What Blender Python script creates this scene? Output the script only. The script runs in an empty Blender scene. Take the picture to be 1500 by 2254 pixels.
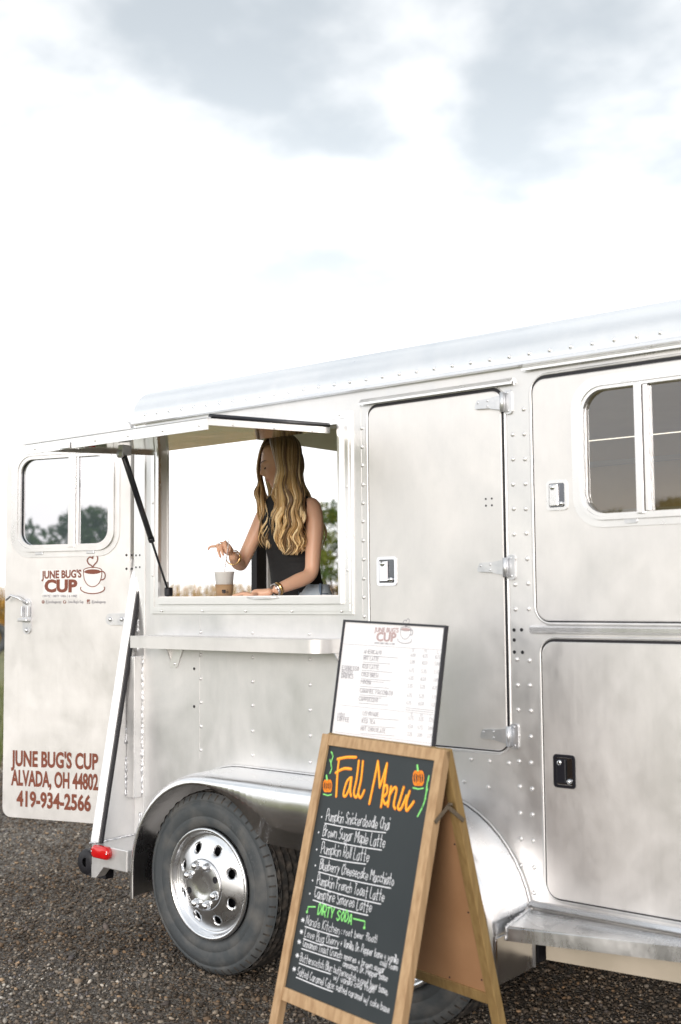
import bpy, bmesh, math, random
import numpy as np
from mathutils import Vector, Matrix
random.seed(7); rng = np.random.default_rng(11)
R_ = math.radians
SC = bpy.context.scene
COL = SC.collection

# ------------------------------------------------------------------ camera
FPX, IW, IH = 2500.0, 1500.0, 2254.0
YAW, PITCH, ROLL = R_(38.8559), R_(4.22095), R_(-0.50952)
CAM = np.array([0.0, -3.5, 1.52])
_f = np.array([-math.sin(YAW)*math.cos(PITCH), math.cos(YAW)*math.cos(PITCH), math.sin(PITCH)])
_r = np.cross(_f, [0, 0, 1]); _r /= np.linalg.norm(_r); _u = np.cross(_r, _f)
_c, _s = math.cos(ROLL), math.sin(ROLL)
_r, _u = _r*_c+_u*_s, -_r*_s+_u*_c
cd = bpy.data.cameras.new('camera'); cam = bpy.data.objects.new('camera', cd); COL.objects.link(cam)
cam.matrix_world = Matrix(((_r[0], _u[0], -_f[0], CAM[0]), (_r[1], _u[1], -_f[1], CAM[1]), (_r[2], _u[2], -_f[2], CAM[2]), (0, 0, 0, 1)))
cd.sensor_fit = 'VERTICAL'; cd.sensor_height = 36.0; cd.lens = 36.0*FPX/IH
cd.clip_start = 0.05; cd.clip_end = 3000
cd.dof.use_dof = True; cd.dof.focus_distance = 4.75; cd.dof.aperture_fstop = 2.2
SC.camera = cam

# ------------------------------------------------------------------ world, sun, exposure
SUN_AZ, SUN_EL = R_(159), R_(10)      # azimuth measured from +Y clockwise: the sun stands low behind the camera, to its right
w = bpy.data.worlds.new('World'); SC.world = w; w.use_nodes = True
nt = w.node_tree; nt.nodes.clear()
def N(t, **k):
    n = nt.nodes.new(t)
    for a, b in k.items(): setattr(n, a, b)
    return n
def L(a, b): nt.links.new(a, b)
def mathn(op, a, b=None, clamp=False):
    n = N('ShaderNodeMath', operation=op); n.use_clamp = clamp
    for i, v in enumerate((a, b)):
        if v is None: continue
        if isinstance(v, (int, float)): n.inputs[i].default_value = v
        else: L(v, n.inputs[i])
    return n.outputs[0]
def mixc(f, a, b):
    n = N('ShaderNodeMix', data_type='RGBA')
    for s, v in ((0, f), (6, a), (7, b)):
        if hasattr(v, 'links'): L(v, n.inputs[s])
        elif isinstance(v, (int, float)): n.inputs[s].default_value = v
        else: n.inputs[s].default_value = (*v, 1)
    return n.outputs[2]
def ramp(v, pts):
    n = N('ShaderNodeValToRGB'); L(v, n.inputs[0]); e = n.color_ramp.elements
    n.color_ramp.interpolation = 'EASE'
    while len(e) < len(pts): e.new(.5)
    for el, (p, c) in zip(e, pts):
        el.position = p; el.color = (c, c, c, 1) if isinstance(c, (int, float)) else (*c, 1)
    return n.outputs[0]
sky = N('ShaderNodeTexSky', sky_type='NISHITA'); sky.sun_disc = False
sky.sun_elevation = SUN_EL; sky.sun_rotation = SUN_AZ; sky.air_density = 1.2; sky.dust_density = 2.0
tc = N('ShaderNodeTexCoord')
sep = N('ShaderNodeSeparateXYZ'); L(tc.outputs['Generated'], sep.inputs[0])
X_, Y_, Z_ = sep.outputs
zc = mathn('MAXIMUM', Z_, 0.0)
den = mathn('ADD', zc, 0.28)
cmb = N('ShaderNodeCombineXYZ'); L(mathn('DIVIDE', X_, den), cmb.inputs[0]); L(mathn('DIVIDE', Y_, den), cmb.inputs[1])
mp = N('ShaderNodeMapping'); L(cmb.outputs[0], mp.inputs[0]); mp.inputs['Location'].default_value = (-.34017, -2.43475, .97922)
n1 = N('ShaderNodeTexNoise'); L(mp.outputs[0], n1.inputs['Vector']); n1.inputs['Scale'].default_value = 3.4
n1.inputs['Detail'].default_value = 6; n1.inputs['Roughness'].default_value = .5; n1.inputs['Distortion'].default_value = .1
cl = ramp(n1.outputs['Fac'], [(.32, 0.0), (.60, 1.0)])
# cloud bases are grey overhead and dissolve into a bright veil towards the horizon
hi = ramp(zc, [(.27, 0.0), (.50, .9), (.75, 1.0)])
grey = mixc(ramp(zc, [(.15, 0.0), (.31, 1.0)]), (11.5, 11.5, 11.6), mixc(hi, (6.7, 7.3, 7.8), (4.5, 4.95, 5.4)))
white = mixc(hi, (12.5, 12.5, 12.5), (8.3, 8.5, 8.7))
cc = mixc(cl, grey, white)
blue = ramp(n1.outputs['Fac'], [(.66, 0.0), (.80, .5)])
cc2 = mixc(blue, cc, sky.outputs[0])
# low warm glow in the west (behind the camera's right hand)
dotw = mathn('ADD', mathn('MULTIPLY', X_, .55), mathn('MULTIPLY', Y_, -.83))
warm = mathn('MULTIPLY', ramp(dotw, [(.35, 0.0), (.95, 1.0)]), ramp(zc, [(.0, 1.0), (.55, 0.0)]))
cc3 = mixc(mathn('MULTIPLY', warm, .9), cc2, (13.2, 11.5, 10.9))
bg = N('ShaderNodeBackground'); L(cc3, bg.inputs[0]); bg.inputs[1].default_value = 0.098
out = N('ShaderNodeOutputWorld'); L(bg.outputs[0], out.inputs[0])
sd = bpy.data.lights.new('sun', 'SUN'); sun = bpy.data.objects.new('sun', sd); COL.objects.link(sun)
sd.energy = 1.6; sd.angle = R_(24); sd.color = (1, .93, .87)
sv = Vector((math.sin(SUN_AZ)*math.cos(SUN_EL), math.cos(SUN_AZ)*math.cos(SUN_EL), math.sin(SUN_EL)))
sun.rotation_euler = sv.to_track_quat('Z', 'Y').to_euler()
SC.view_settings.view_transform = 'Standard'; SC.view_settings.look = 'None'; SC.view_settings.gamma = 1
SC.view_settings.exposure = 0.42; SC.view_settings.use_curve_mapping = False
SC.render.engine = 'CYCLES'
SC.cycles.max_bounces = 8; SC.cycles.transparent_max_bounces = 12; SC.cycles.caustics_reflective = False; SC.cycles.caustics_refractive = False
SC.cycles.use_denoising = True

# ------------------------------------------------------------------ measuring helpers: a view ray met with a plane of the place
def ray(px, py): return _r*(px-IW/2)/FPX+_u*(IH/2-py)/FPX+_f
def P(px, py, y=0.0):
    d = ray(px, py); return Vector(CAM+d*((y-CAM[1])/d[1]))
def PX(px, py, x):
    d = ray(px, py); return Vector(CAM+d*((x-CAM[0])/d[0]))
def G(px, py, z=0.0):
    d = ray(px, py); return Vector(CAM+d*((z-CAM[2])/d[2]))
def PL(px, py, o, n):
    d = Vector(ray(px, py)); o = Vector(o); c = Vector(CAM)
    return c+d*((o-c).dot(n)/d.dot(n))

# ------------------------------------------------------------------ materials
def mat(name, color=(.5, .5, .5), rough=.5, metal=0.0, color2=None, scale=3.0, stretch=(1, 1, 1), bump=0.0, bscale=40.0, bstretch=(1, 1, 1),
        rough2=None, spec=.5, coords='Object', detail=5, sheen=0, sub=0, dist=.004, lo=.35, hi_=.65, coat=0):
    m = bpy.data.materials.new(name); m.use_nodes = True
    t = m.node_tree; b = t.nodes['Principled BSDF']
    b.inputs['Base Color'].default_value = (*color, 1); b.inputs['Roughness'].default_value = rough
    b.inputs['Metallic'].default_value = metal; b.inputs['Specular IOR Level'].default_value = spec
    if sub: b.inputs['Subsurface Weight'].default_value = sub; b.inputs['Subsurface Radius'].default_value = (.012, .005, .003); b.inputs['Subsurface Scale'].default_value = 1
    if coat: b.inputs['Coat Weight'].default_value = coat
    tcn = t.nodes.new('ShaderNodeTexCoord')
    def noise(sc, st, det):
        mpn = t.nodes.new('ShaderNodeMapping'); t.links.new(tcn.outputs[coords], mpn.inputs[0]); mpn.inputs['Scale'].default_value = st
        n = t.nodes.new('ShaderNodeTexNoise'); t.links.new(mpn.outputs[0], n.inputs['Vector'])
        n.inputs['Scale'].default_value = sc; n.inputs['Detail'].default_value = det; return n.outputs['Fac']
    if color2 is not None or rough2 is not None:
        f = noise(scale, stretch, detail)
        mr = t.nodes.new('ShaderNodeMapRange'); t.links.new(f, mr.inputs[0]); mr.inputs[1].default_value = lo; mr.inputs[2].default_value = hi_
        if color2 is not None:
            mx = t.nodes.new('ShaderNodeMix'); mx.data_type = 'RGBA'; t.links.new(mr.outputs[0], mx.inputs[0])
            mx.inputs[6].default_value = (*color, 1); mx.inputs[7].default_value = (*color2, 1); t.links.new(mx.outputs[2], b.inputs['Base Color'])
        if rough2 is not None:
            m2 = t.nodes.new('ShaderNodeMapRange'); t.links.new(mr.outputs[0], m2.inputs[0]); m2.inputs[3].default_value = rough; m2.inputs[4].default_value = rough2
            t.links.new(m2.outputs[0], b.inputs['Roughness'])
    if bump:
        f = noise(bscale, bstretch, 3)
        bn = t.nodes.new('ShaderNodeBump'); bn.inputs['Strength'].default_value = bump; bn.inputs['Distance'].default_value = dist
        t.links.new(f, bn.inputs['Height']); t.links.new(bn.outputs[0], b.inputs['Normal'])
    return m

def alu(name, a=(.73, .735, .74), b=(.885, .88, .875), r0=.34, r1=.56, scale=2.2, dents=.16, brush=(120, 120, 2.2), metal=.80):
    """mill-finish sheet: cloudy oxide patches, fine brushing, shallow oil-canning"""
    m = bpy.data.materials.new(name); m.use_nodes = True
    t = m.node_tree; bs = t.nodes['Principled BSDF']; bs.inputs['Metallic'].default_value = metal
    tcn = t.nodes.new('ShaderNodeTexCoord')
    def noise(sc, st, det, rgh=.55, dis=0):
        mpn = t.nodes.new('ShaderNodeMapping'); t.links.new(tcn.outputs['Object'], mpn.inputs[0]); mpn.inputs['Scale'].default_value = st
        n = t.nodes.new('ShaderNodeTexNoise'); t.links.new(mpn.outputs[0], n.inputs['Vector']); n.inputs['Scale'].default_value = sc
        n.inputs['Detail'].default_value = det; n.inputs['Roughness'].default_value = rgh; n.inputs['Distortion'].default_value = dis
        return n.outputs['Fac']
    def mr(v, a0, a1, b0, b1):
        n = t.nodes.new('ShaderNodeMapRange'); t.links.new(v, n.inputs[0])
        for i, q in enumerate((a0, a1, b0, b1)): n.inputs[i+1].default_value = q
        return n.outputs[0]
    cloud = noise(scale, (1, 1, .8), 5, .6, .8)
    brushed = noise(1.0, brush, 3, .6)
    fine = noise(11, (1, 1, .6), 8, .72)
    ad = t.nodes.new('ShaderNodeMath'); ad.operation = 'MULTIPLY_ADD'; t.links.new(brushed, ad.inputs[0]); ad.inputs[1].default_value = .09; t.links.new(cloud, ad.inputs[2])
    ad2 = t.nodes.new('ShaderNodeMath'); ad2.operation = 'MULTIPLY_ADD'; t.links.new(fine, ad2.inputs[0]); ad2.inputs[1].default_value = .50; t.links.new(ad.outputs[0], ad2.inputs[2])
    k = mr(ad2.outputs[0], .60, 1.00, 0, 1)
    mx = t.nodes.new('ShaderNodeMix'); mx.data_type = 'RGBA'; t.links.new(k, mx.inputs[0])
    mx.inputs[6].default_value = (*a, 1); mx.inputs[7].default_value = (*b, 1); t.links.new(mx.outputs[2], bs.inputs['Base Color'])
    t.links.new(mr(k, 0, 1, r0, r1), bs.inputs['Roughness'])
    big = noise(3.2, (1, 1, .7), 2)
    b1 = t.nodes.new('ShaderNodeBump'); b1.inputs['Strength'].default_value = dents; b1.inputs['Distance'].default_value = .02; t.links.new(big, b1.inputs['Height'])
    b2 = t.nodes.new('ShaderNodeBump'); b2.inputs['Strength'].default_value = .035; b2.inputs['Distance'].default_value = .001; t.links.new(brushed, b2.inputs['Height'])
    t.links.new(b1.outputs[0], b2.inputs['Normal']); t.links.new(b2.outputs[0], bs.inputs['Normal'])
    return m

M = {}
M['sheet'] = alu('mill_aluminium_sheet')
M['door'] = alu('door_aluminium_sheet', (.77, .762, .757), (.89, .878, .87), .38, .58, 1.6, .16)
M['roof'] = alu('roof_aluminium', (.80, .83, .86), (.90, .91, .92), .26, .36, 1.2, .25, (2, 60, 60))
M['trim'] = alu('extruded_aluminium', (.88, .88, .88), (.95, .95, .95), .25, .38, 3, .08)
M['bead'] = alu('bright_moulding', (.9, .91, .93), (.96, .96, .97), .18, .28, 3, .05)
M['fender'] = alu('polished_fender', (.84, .85, .87), (.93, .93, .93), .18, .32, 3.0, .5, (30, 30, 4), 1.0)
M['step'] = alu('step_aluminium', (.66, .68, .70), (.85, .86, .87), .2, .4, 5, .35, (3, 60, 60), 1.0)
M['mirror'] = mat('mirror_aluminium', (.90, .90, .89), .12, 1.0, bump=.25, bscale=3.0, dist=.01)
M['chrome'] = mat('chrome', (.74, .75, .77), .06, 1.0)
M['rim'] = mat('polished_alloy', (.90, .91, .92), .20, 1.0, color2=(.80, .82, .85), rough2=.36, scale=9)
M['hinge'] = mat('cast_hinge_alloy', (.66, .68, .71), .42, .85, color2=(.78, .79, .81), scale=30)
M['rubber'] = mat('black_rubber', (.012, .012, .016), .55)
M['tyre'] = mat('tyre_sidewall', (.055, .063, .068), .62, color2=(.15, .145, .135), scale=9, stretch=(1, 1, 1), bump=.3, bscale=70, lo=.45, hi_=.80, detail=8)
M['sidetext'] = mat('raised_rubber_lettering', (.075, .083, .088), .55)
M['tread'] = mat('tyre_tread', (.022, .021, .02), .8, color2=(.095, .08, .066), scale=34, bump=.6, bscale=60, lo=.40, hi_=.75, detail=8)
M['inside'] = mat('interior_panel', (.80, .76, .66), .45, .1, color2=(.86, .82, .72), scale=4)
M['wallin'] = mat('cream_glow_lining', (.86, .72, .47), .32, .35, color2=(.78, .62, .38), scale=3)  # cream lining with the warm glow of the interior mixed into its colour
M['floor'] = mat('rubber_floor', (.05, .05, .05), .8)
M['white'] = mat('white_laminate', (.8, .8, .79), .35)
M['brown'] = mat('rust_brown_vinyl', (.215, .062, .036), .45)
M['brownlt'] = mat('faded_brown_print', (.50, .36, .36), .5)
M['greyprint'] = mat('grey_print', (.36, .35, .38), .5)
M['greylt'] = mat('pale_grey_print', (.40, .40, .43), .5)
M['vinylwhite'] = mat('white_vinyl', (.86, .86, .85), .4)
M['paper'] = mat('white_print_sheet', (.86, .86, .88), .18, spec=.5)
M['black'] = mat('black_frame', (.012, .013, .02), .35)
M['blackmetal'] = mat('black_painted_metal', (.015, .016, .022), .3)
M['wood'] = mat('blond_pine', (.50, .335, .185), .62, color2=(.36, .22, .11), scale=5, stretch=(14, 14, 1.0), bump=.15, bscale=60, bstretch=(4, 4, .4), lo=.38, hi_=.7)
M['woodback'] = mat('darker_pine', (.33, .22, .085), .7, color2=(.24, .15, .055), scale=5, stretch=(14, 14, 1.0), bump=.15, bscale=60)  # darker pine tone for the back legs and rails
M['mdf'] = mat('brown_hardboard', (.42, .23, .115), .75, color2=(.36, .19, .09), scale=5, bump=.1, bscale=200)
M['board'] = mat('chalkboard_black', (.014, .021, .025), .48, color2=(.026, .034, .038), scale=4, stretch=(1, 1, .6), rough2=.6, bump=.03, bscale=60)
M['chalk_w'] = mat('white_chalk_ink', (.82, .84, .88), .8)
M['chalk_o'] = mat('orange_chalk_ink', (.95, .27, .012), .7)
M['chalk_y'] = mat('amber_chalk_ink', (.98, .50, .04), .7)
M['chalk_g'] = mat('green_chalk_ink', (.27, .80, .22), .7)
M['redlens'] = mat('red_lens', (.62, .004, .006), .12, spec=.6, coat=.6)
M['skin'] = mat('skin', (.60, .315, .19), .45, color2=(.56, .27, .155), scale=20, sub=.25)
M['lip'] = mat('lip', (.42, .10, .09), .35)
M['dark'] = mat('dark_lash', (.03, .018, .012), .6)
M['top'] = mat('black_jersey', (.012, .012, .013), .8, bump=.4, bscale=14, bstretch=(1, 1, 3), dist=.01)
M['denim'] = mat('light_wash_denim', (.55, .66, .76), .85, color2=(.74, .80, .85), scale=14, stretch=(1, 1, .5), bump=.3, bscale=150)
M['denim_d'] = mat('denim_seam', (.16, .22, .30), .9)
M['gold'] = mat('gold', (.86, .58, .26), .22, 1.0)
M['silver'] = mat('silver', (.85, .85, .86), .15, 1.0)
M['cup'] = mat('white_paper_cup', (.82, .81, .79), .55)
M['kraft'] = mat('kraft_sleeve', (.43, .28, .155), .8, color2=(.38, .24, .13), scale=30)
M['bronze'] = mat('aged_brass', (.16, .13, .095), .5, .8)
M['jamb'] = mat('satin_anodised_jamb', (.92, .92, .91), .45, .0)
M['darkchrome'] = mat('chrome_dark_reflections', (.20, .21, .23), .25, 1.0)  # darker copy of chrome, the dark reflections inside a latch put into its colour
M['bark'] = mat('bark', (.10, .075, .055), .9, color2=(.16, .12, .09), scale=12, stretch=(1, 1, .2), bump=.6, bscale=25)
M['soil'] = mat('frame_paint', (.56, .50, .40), .6, color2=(.46, .41, .32), scale=6)

def attr_mat(name, rough=.6, metal=0, aniso=False, spec=.4, trans=0):
    m = bpy.data.materials.new(name); m.use_nodes = True; t = m.node_tree; b = t.nodes['Principled BSDF']
    a = t.nodes.new('ShaderNodeAttribute'); a.attribute_name = 'tint'; t.links.new(a.outputs['Color'], b.inputs['Base Color'])
    b.inputs['Roughness'].default_value = rough; b.inputs['Specular IOR Level'].default_value = spec
    if trans:
        b.inputs['Subsurface Weight'].default_value = 0
        tr = t.nodes.new('ShaderNodeBsdfTranslucent'); t.links.new(a.outputs['Color'], tr.inputs[0])
        mx = t.nodes.new('ShaderNodeMixShader'); mx.inputs[0].default_value = trans
        t.links.new(b.outputs[0], mx.inputs[1]); t.links.new(tr.outputs[0], mx.inputs[2])
        t.links.new(mx.outputs[0], t.nodes['Material Output'].inputs[0])
    return m
M['hair'] = attr_mat('hair_strands', .38, spec=.5)
M['leaf'] = attr_mat('leaf', .55, trans=.3)
M['blade'] = attr_mat('blade', .6, trans=.25)
M['stone'] = attr_mat('stone', .75)

def glass(name, tint, refl):
    m = bpy.data.materials.new(name); m.use_nodes = True; t = m.node_tree; t.nodes.clear()
    o = t.nodes.new('ShaderNodeOutputMaterial'); tr = t.nodes.new('ShaderNodeBsdfTransparent'); gl = t.nodes.new('ShaderNodeBsdfGlossy'); mx = t.nodes.new('ShaderNodeMixShader')
    tr.inputs[0].default_value = (*tint, 1); gl.inputs[0].default_value = (.95, .97, 1, 1); gl.inputs['Roughness'].default_value = .015
    lw = t.nodes.new('ShaderNodeLayerWeight'); lw.inputs[0].default_value = .22
    mr = t.nodes.new('ShaderNodeMapRange'); t.links.new(lw.outputs['Fresnel'], mr.inputs[0]); mr.inputs[3].default_value = refl; mr.inputs[4].default_value = 1.0
    t.links.new(mr.outputs[0], mx.inputs[0]); t.links.new(tr.outputs[0], mx.inputs[1]); t.links.new(gl.outputs[0], mx.inputs[2]); t.links.new(mx.outputs[0], o.inputs[0])
    return m
M['glass'] = glass('tinted_window_glass', (.95, .89, .72), .11)
M['glass_r'] = glass('reflective_window_glass', (.10, .12, .13), .62)

# ------------------------------------------------------------------ mesh helpers
class MB:
    def __init__(s): s.v = []; s.f = []; s.sm = []
    def add(s, vs, fs, smooth=False):
        o = len(s.v); s.v += [tuple(p) for p in vs]; s.f += [tuple(i+o for i in f) for f in fs]; s.sm += [smooth]*len(fs); return s
    def box(s, a, b, bev=0.0):
        x0, x1 = sorted((a[0], b[0])); y0, y1 = sorted((a[1], b[1])); z0, z1 = sorted((a[2], b[2]))
        if bev <= 0:
            vs = [(x0, y0, z0), (x1, y0, z0), (x1, y1, z0), (x0, y1, z0), (x0, y0, z1), (x1, y0, z1), (x1, y1, z1), (x0, y1, z1)]
            return s.add(vs, [(0, 3, 2, 1), (4, 5, 6, 7), (0, 1, 5, 4), (1, 2, 6, 5), (2, 3, 7, 6), (3, 0, 4, 7)])
        bm = bmesh.new(); bmesh.ops.create_cube(bm, size=1)
        for v in bm.verts: v.co = Vector(((x0+x1)/2+v.co.x*(x1-x0), (y0+y1)/2+v.co.y*(y1-y0), (z0+z1)/2+v.co.z*(z1-z0)))
        bmesh.ops.bevel(bm, geom=bm.edges[:], offset=bev, segments=2, affect='EDGES', profile=.5)
        return s.bm(bm)
    def bm(s, bm, smooth=False):
        bm.verts.ensure_lookup_table(); bm.verts.index_update()
        s.add([v.co[:] for v in bm.verts], [[v.index for v in f.verts] for f in bm.faces], smooth); bm.free(); return s
    def obox(s, o, ax, ay, az, bev=0):          # oriented box: corner o, three edge vectors
        o, ax, ay, az = map(Vector, (o, ax, ay, az))
        if bev:
            t = MB().box((0, 0, 0), (ax.length, ay.length, az.length), bev)
            n = [ax.normalized(), ay.normalized(), az.normalized()]
            return s.add([o+n[0]*p[0]+n[1]*p[1]+n[2]*p[2] for p in t.v], t.f)
        vs = [o, o+ax, o+ax+ay, o+ay, o+az, o+ax+az, o+ax+ay+az, o+ay+az]
        return s.add(vs, [(0, 3, 2, 1), (4, 5, 6, 7), (0, 1, 5, 4), (1, 2, 6, 5), (2, 3, 7, 6), (3, 0, 4, 7)])
    def tube(s, pts, rad, n=10, caps=True, smooth=True, flat=None):
        pts = [Vector(p) for p in pts]; k = len(pts); rad = rad if hasattr(rad, '__len__') else [rad]*k
        vs = []; up = None
        for i, p in enumerate(pts):
            d = (pts[min(i+1, k-1)]-pts[max(i-1, 0)]).normalized()
            if up is None: up = Vector((0, 0, 1)) if abs(d.z) < .9 else Vector((1, 0, 0))
            a = d.cross(up).normalized(); up = a.cross(d).normalized()
            for j in range(n):
                t = 2*math.pi*j/n; vs.append(p+a*math.cos(t)*rad[i]+up*math.sin(t)*rad[i]*(flat or 1))
        fs = [(i*n+j, i*n+(j+1) % n, (i+1)*n+(j+1) % n, (i+1)*n+j) for i in range(k-1) for j in range(n)]
        if caps: fs += [tuple(range(n))[::-1], tuple((k-1)*n+j for j in range(n))]
        return s.add(vs, fs, smooth)
    def lathe(s, prof, o=(0, 0, 0), axis=(0, 0, 1), n=32, smooth=True, closed=False):
        """prof: (radius, height along axis)"""
        o = Vector(o); ax = Vector(axis).normalized(); q = ax.to_track_quat('Z', 'Y').to_matrix(); a, b = q.col[0], q.col[1]
        vs = [o+ax*h+(a*math.cos(2*math.pi*j/n)+b*math.sin(2*math.pi*j/n))*r for r, h in prof for j in range(n)]
        k = len(prof)
        fs = [(i*n+j, i*n+(j+1) % n, (i+1)*n+(j+1) % n, (i+1)*n+j) for i in range(k-1) for j in range(n)]
        if closed: fs += [((k-1)*n+j, (k-1)*n+(j+1) % n, (j+1) % n, j) for j in range(n)]
        return s.add(vs, fs, smooth)
    def loft(s, rings, closed=True, caps=True, smooth=True):
        n = len(rings[0]); k = len(rings); vs = [p for r in rings for p in r]; m = n if closed else n-1
        fs = [(i*n+j, i*n+(j+1) % n, (i+1)*n+(j+1) % n, (i+1)*n+j) for i in range(k-1) for j in range(m)]
        if caps and closed: fs += [tuple(range(n))[::-1], tuple((k-1)*n+j for j in range(n))]
        return s.add(vs, fs, smooth)
    def dome(s, c, nrm, r, h, n=8):              # rivet or bolt head
        c = Vector(c); return s.lathe([(r, -.001), (r, h*.25), (r*.75, h*.75), (r*.35, h), (.0001, h*1.03)], c, nrm, n)
    def prism(s, poly, o, ax, ay, d):            # polygon in (ax, ay) at o, extruded by vector d
        o, ax, ay, d = map(Vector, (o, ax, ay, d)); n = len(poly)
        a = [o+ax*p+ay*q for p, q in poly]; b = [p+d for p in a]
        return s.add(a+b, [tuple(range(n)), tuple(range(2*n-1, n-1, -1))]+[(i, i+n, (i+1) % n+n, (i+1) % n) for i in range(n)])
    def ring(s, A, B, o, ax, ay, d):             # frame between two loops of equal count
        o, ax, ay, d = map(Vector, (o, ax, ay, d)); n = len(A)
        a = [o+ax*p+ay*q for p, q in A]; b = [o+ax*p+ay*q for p, q in B]
        vs = a+b+[p+d for p in a]+[p+d for p in b]; fs = []
        for i in range(n):
            j = (i+1) % n
            fs += [(i, j, n+j, n+i), (2*n+i, 3*n+i, 3*n+j, 2*n+j), (i, 2*n+i, 2*n+j, j), (n+i, n+j, 3*n+j, 3*n+i)]
        return s.add(vs, fs)
    def build(s, name, m, parent=None, tint=None, fix=True):
        me = bpy.data.meshes.new(name); me.from_pydata(s.v, [], s.f); me.validate(); 
        if fix and len(s.f) < 60000:
            bm = bmesh.new(); bm.from_mesh(me); bmesh.ops.recalc_face_normals(bm, faces=bm.faces); bm.to_mesh(me); bm.free()
        if len(s.sm) == len(me.polygons): me.polygons.foreach_set('use_smooth', s.sm)
        if tint is not None:
            at = me.color_attributes.new('tint', 'FLOAT_COLOR', 'POINT'); arr = np.ones((len(me.vertices), 4), np.float32)
            arr[:, :3] = tint; at.data.foreach_set('color', arr.ravel())
        me.materials.append(m if not isinstance(m, str) else M[m]); me.update()
        o = bpy.data.objects.new(name, me); COL.objects.link(o)
        if parent: o.parent = parent
        return o
def rrect(x0, x1, y0, y1, r, k=6):
    pts = []
    for cx, cy, a0 in ((x1-r, y1-r, 0), (x0+r, y1-r, 90), (x0+r, y0+r, 180), (x1-r, y0+r, 270)):
        for i in range(k+1):
            a = R_(a0+90*i/k); pts.append((cx+r*math.cos(a), cy+r*math.sin(a)))
    return pts
def smooth(o, ang=40):
    me = o.data; me.polygons.foreach_set('use_smooth', [True]*len(me.polygons)); me.set_sharp_from_angle(angle=R_(ang)); return o
def thing(name, label, cat, loc=(0, 0, 0), group=None):
    o = bpy.data.objects.new(name, None); COL.objects.link(o); o.location = loc; o.empty_display_size = .1
    o['label'] = label; o['category'] = cat
    if group: o['group'] = group
    return o
def tag(o, label, cat, group=None):
    o['label'] = label; o['category'] = cat
    if group: o['group'] = group
    return o
def kind(o, k='structure'): o['kind'] = k; return o
XA, YA, ZA = Vector((1, 0, 0)), Vector((0, 1, 0)), Vector((0, 0, 1))
def holed(mb, x0, x1, z0, z1, holes, y0, y1):
    """plate in the xz plane between y0 and y1 with rectangular holes"""
    xs = sorted({x0, x1, *[h[0] for h in holes], *[h[1] for h in holes]}); zs = sorted({z0, z1, *[h[2] for h in holes], *[h[3] for h in holes]})
    ins = lambda x, z: any(h[0] < x < h[1] and h[2] < z < h[3] for h in holes) or not (x0 < x < x1 and z0 < z < z1)
    for i in range(len(xs)-1):
        for j in range(len(zs)-1):
            a, b, c, d = xs[i], xs[i+1], zs[j], zs[j+1]; mx_, mz = (a+b)/2, (c+d)/2
            if ins(mx_, mz): continue
            mb.add([(a, y0, c), (b, y0, c), (b, y0, d), (a, y0, d)], [(0, 1, 2, 3)]); mb.add([(a, y1, c), (b, y1, c), (b, y1, d), (a, y1, d)], [(3, 2, 1, 0)])
            if ins(a-1e-4, mz): mb.add([(a, y0, c), (a, y1, c), (a, y1, d), (a, y0, d)], [(0, 1, 2, 3)][::-1])
            if ins(b+1e-4, mz): mb.add([(b, y0, c), (b, y1, c), (b, y1, d), (b, y0, d)], [(0, 1, 2, 3)])
            if ins(mx_, c-1e-4): mb.add([(a, y0, c), (b, y0, c), (b, y1, c), (a, y1, c)], [(0, 1, 2, 3)])
            if ins(mx_, d+1e-4): mb.add([(a, y0, d), (b, y0, d), (b, y1, d), (a, y1, d)], [(0, 1, 2, 3)])

# ------------------------------------------------------------------ lettering
GL = {k: v for k, v in (l.split(' ', 1) for l in '''a 46 26 04 12 32 45;46 42
b 09 02;05 26 45 43 22 02
c 45 26 04 22 43
d 45 26 04 12 32 44;49 42
e 04 44 45 26 04 22 43
f 48 39 28 22;06 46
g 45 26 04 12 32 44;46 41 20 01
h 09 02;05 26 45 42
i 06 02;08 09
j 26 21 00;28 29
k 09 02;46 04 42
l 09 02
m 06 02;05 26 35 32;35 56 65 62
n 06 02;05 26 45 42
o 26 04 22 44 26
p 06 00;05 26 45 43 22 03
r 06 02;04 16 36
s 45 26 05 14 34 43 22 03
t 29 22 32;06 46
u 06 03 22 43;46 42
v 06 22 46
w 06 12 35 52 66
x 06 42;46 02
y 06 23;46 00
A 02 29 42;14 34
B 02 09;09 39 47 26 06;26 45 43 32 02
C 48 29 06 05 22 43
D 02 09 29 46 45 22 02
E 49 09 02 42;06 36
F 49 09 02;06 36
G 48 29 06 05 22 43 45 25
H 09 02;49 42;06 46
I 09 02
J 49 43 22 03
K 09 02;49 05 42
L 09 02 42
M 02 09 35 69 62
N 02 09 42 49
O 29 06 05 22 45 46 29
P 02 09 39 47 46 35 05
R 02 09 39 47 35 05;25 42
S 48 29 07 16 35 44 22 03
T 09 49;29 22
U 09 03 22 43 49
V 09 22 49
W 09 12 36 52 69
Y 09 25 49;25 22
0 29 06 05 22 45 46 29
1 07 19 12
2 08 29 48 46 02 42
3 09 49 26 45 22 03
4 32 39 04 44
5 49 09 06 35 43 22 02
6 48 29 05 03 22 43 45 26 04
7 09 49 12
8 26 08 29 48 26 04 22 43 26
9 45 26 07 29 48 45 32
. 02 03
, 13 01
: 02 03;05 06
' 09 07
! 09 04;02 03
+ 04 44;26 22
/ 00 49
- 04 34
| 09 01
& 42 17 29 37 04 22 44
@ 44 26 04 22 44 46 48 29 06 03 20 50
* 05 45;17 33;13 37'''.split('\n'))}
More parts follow.
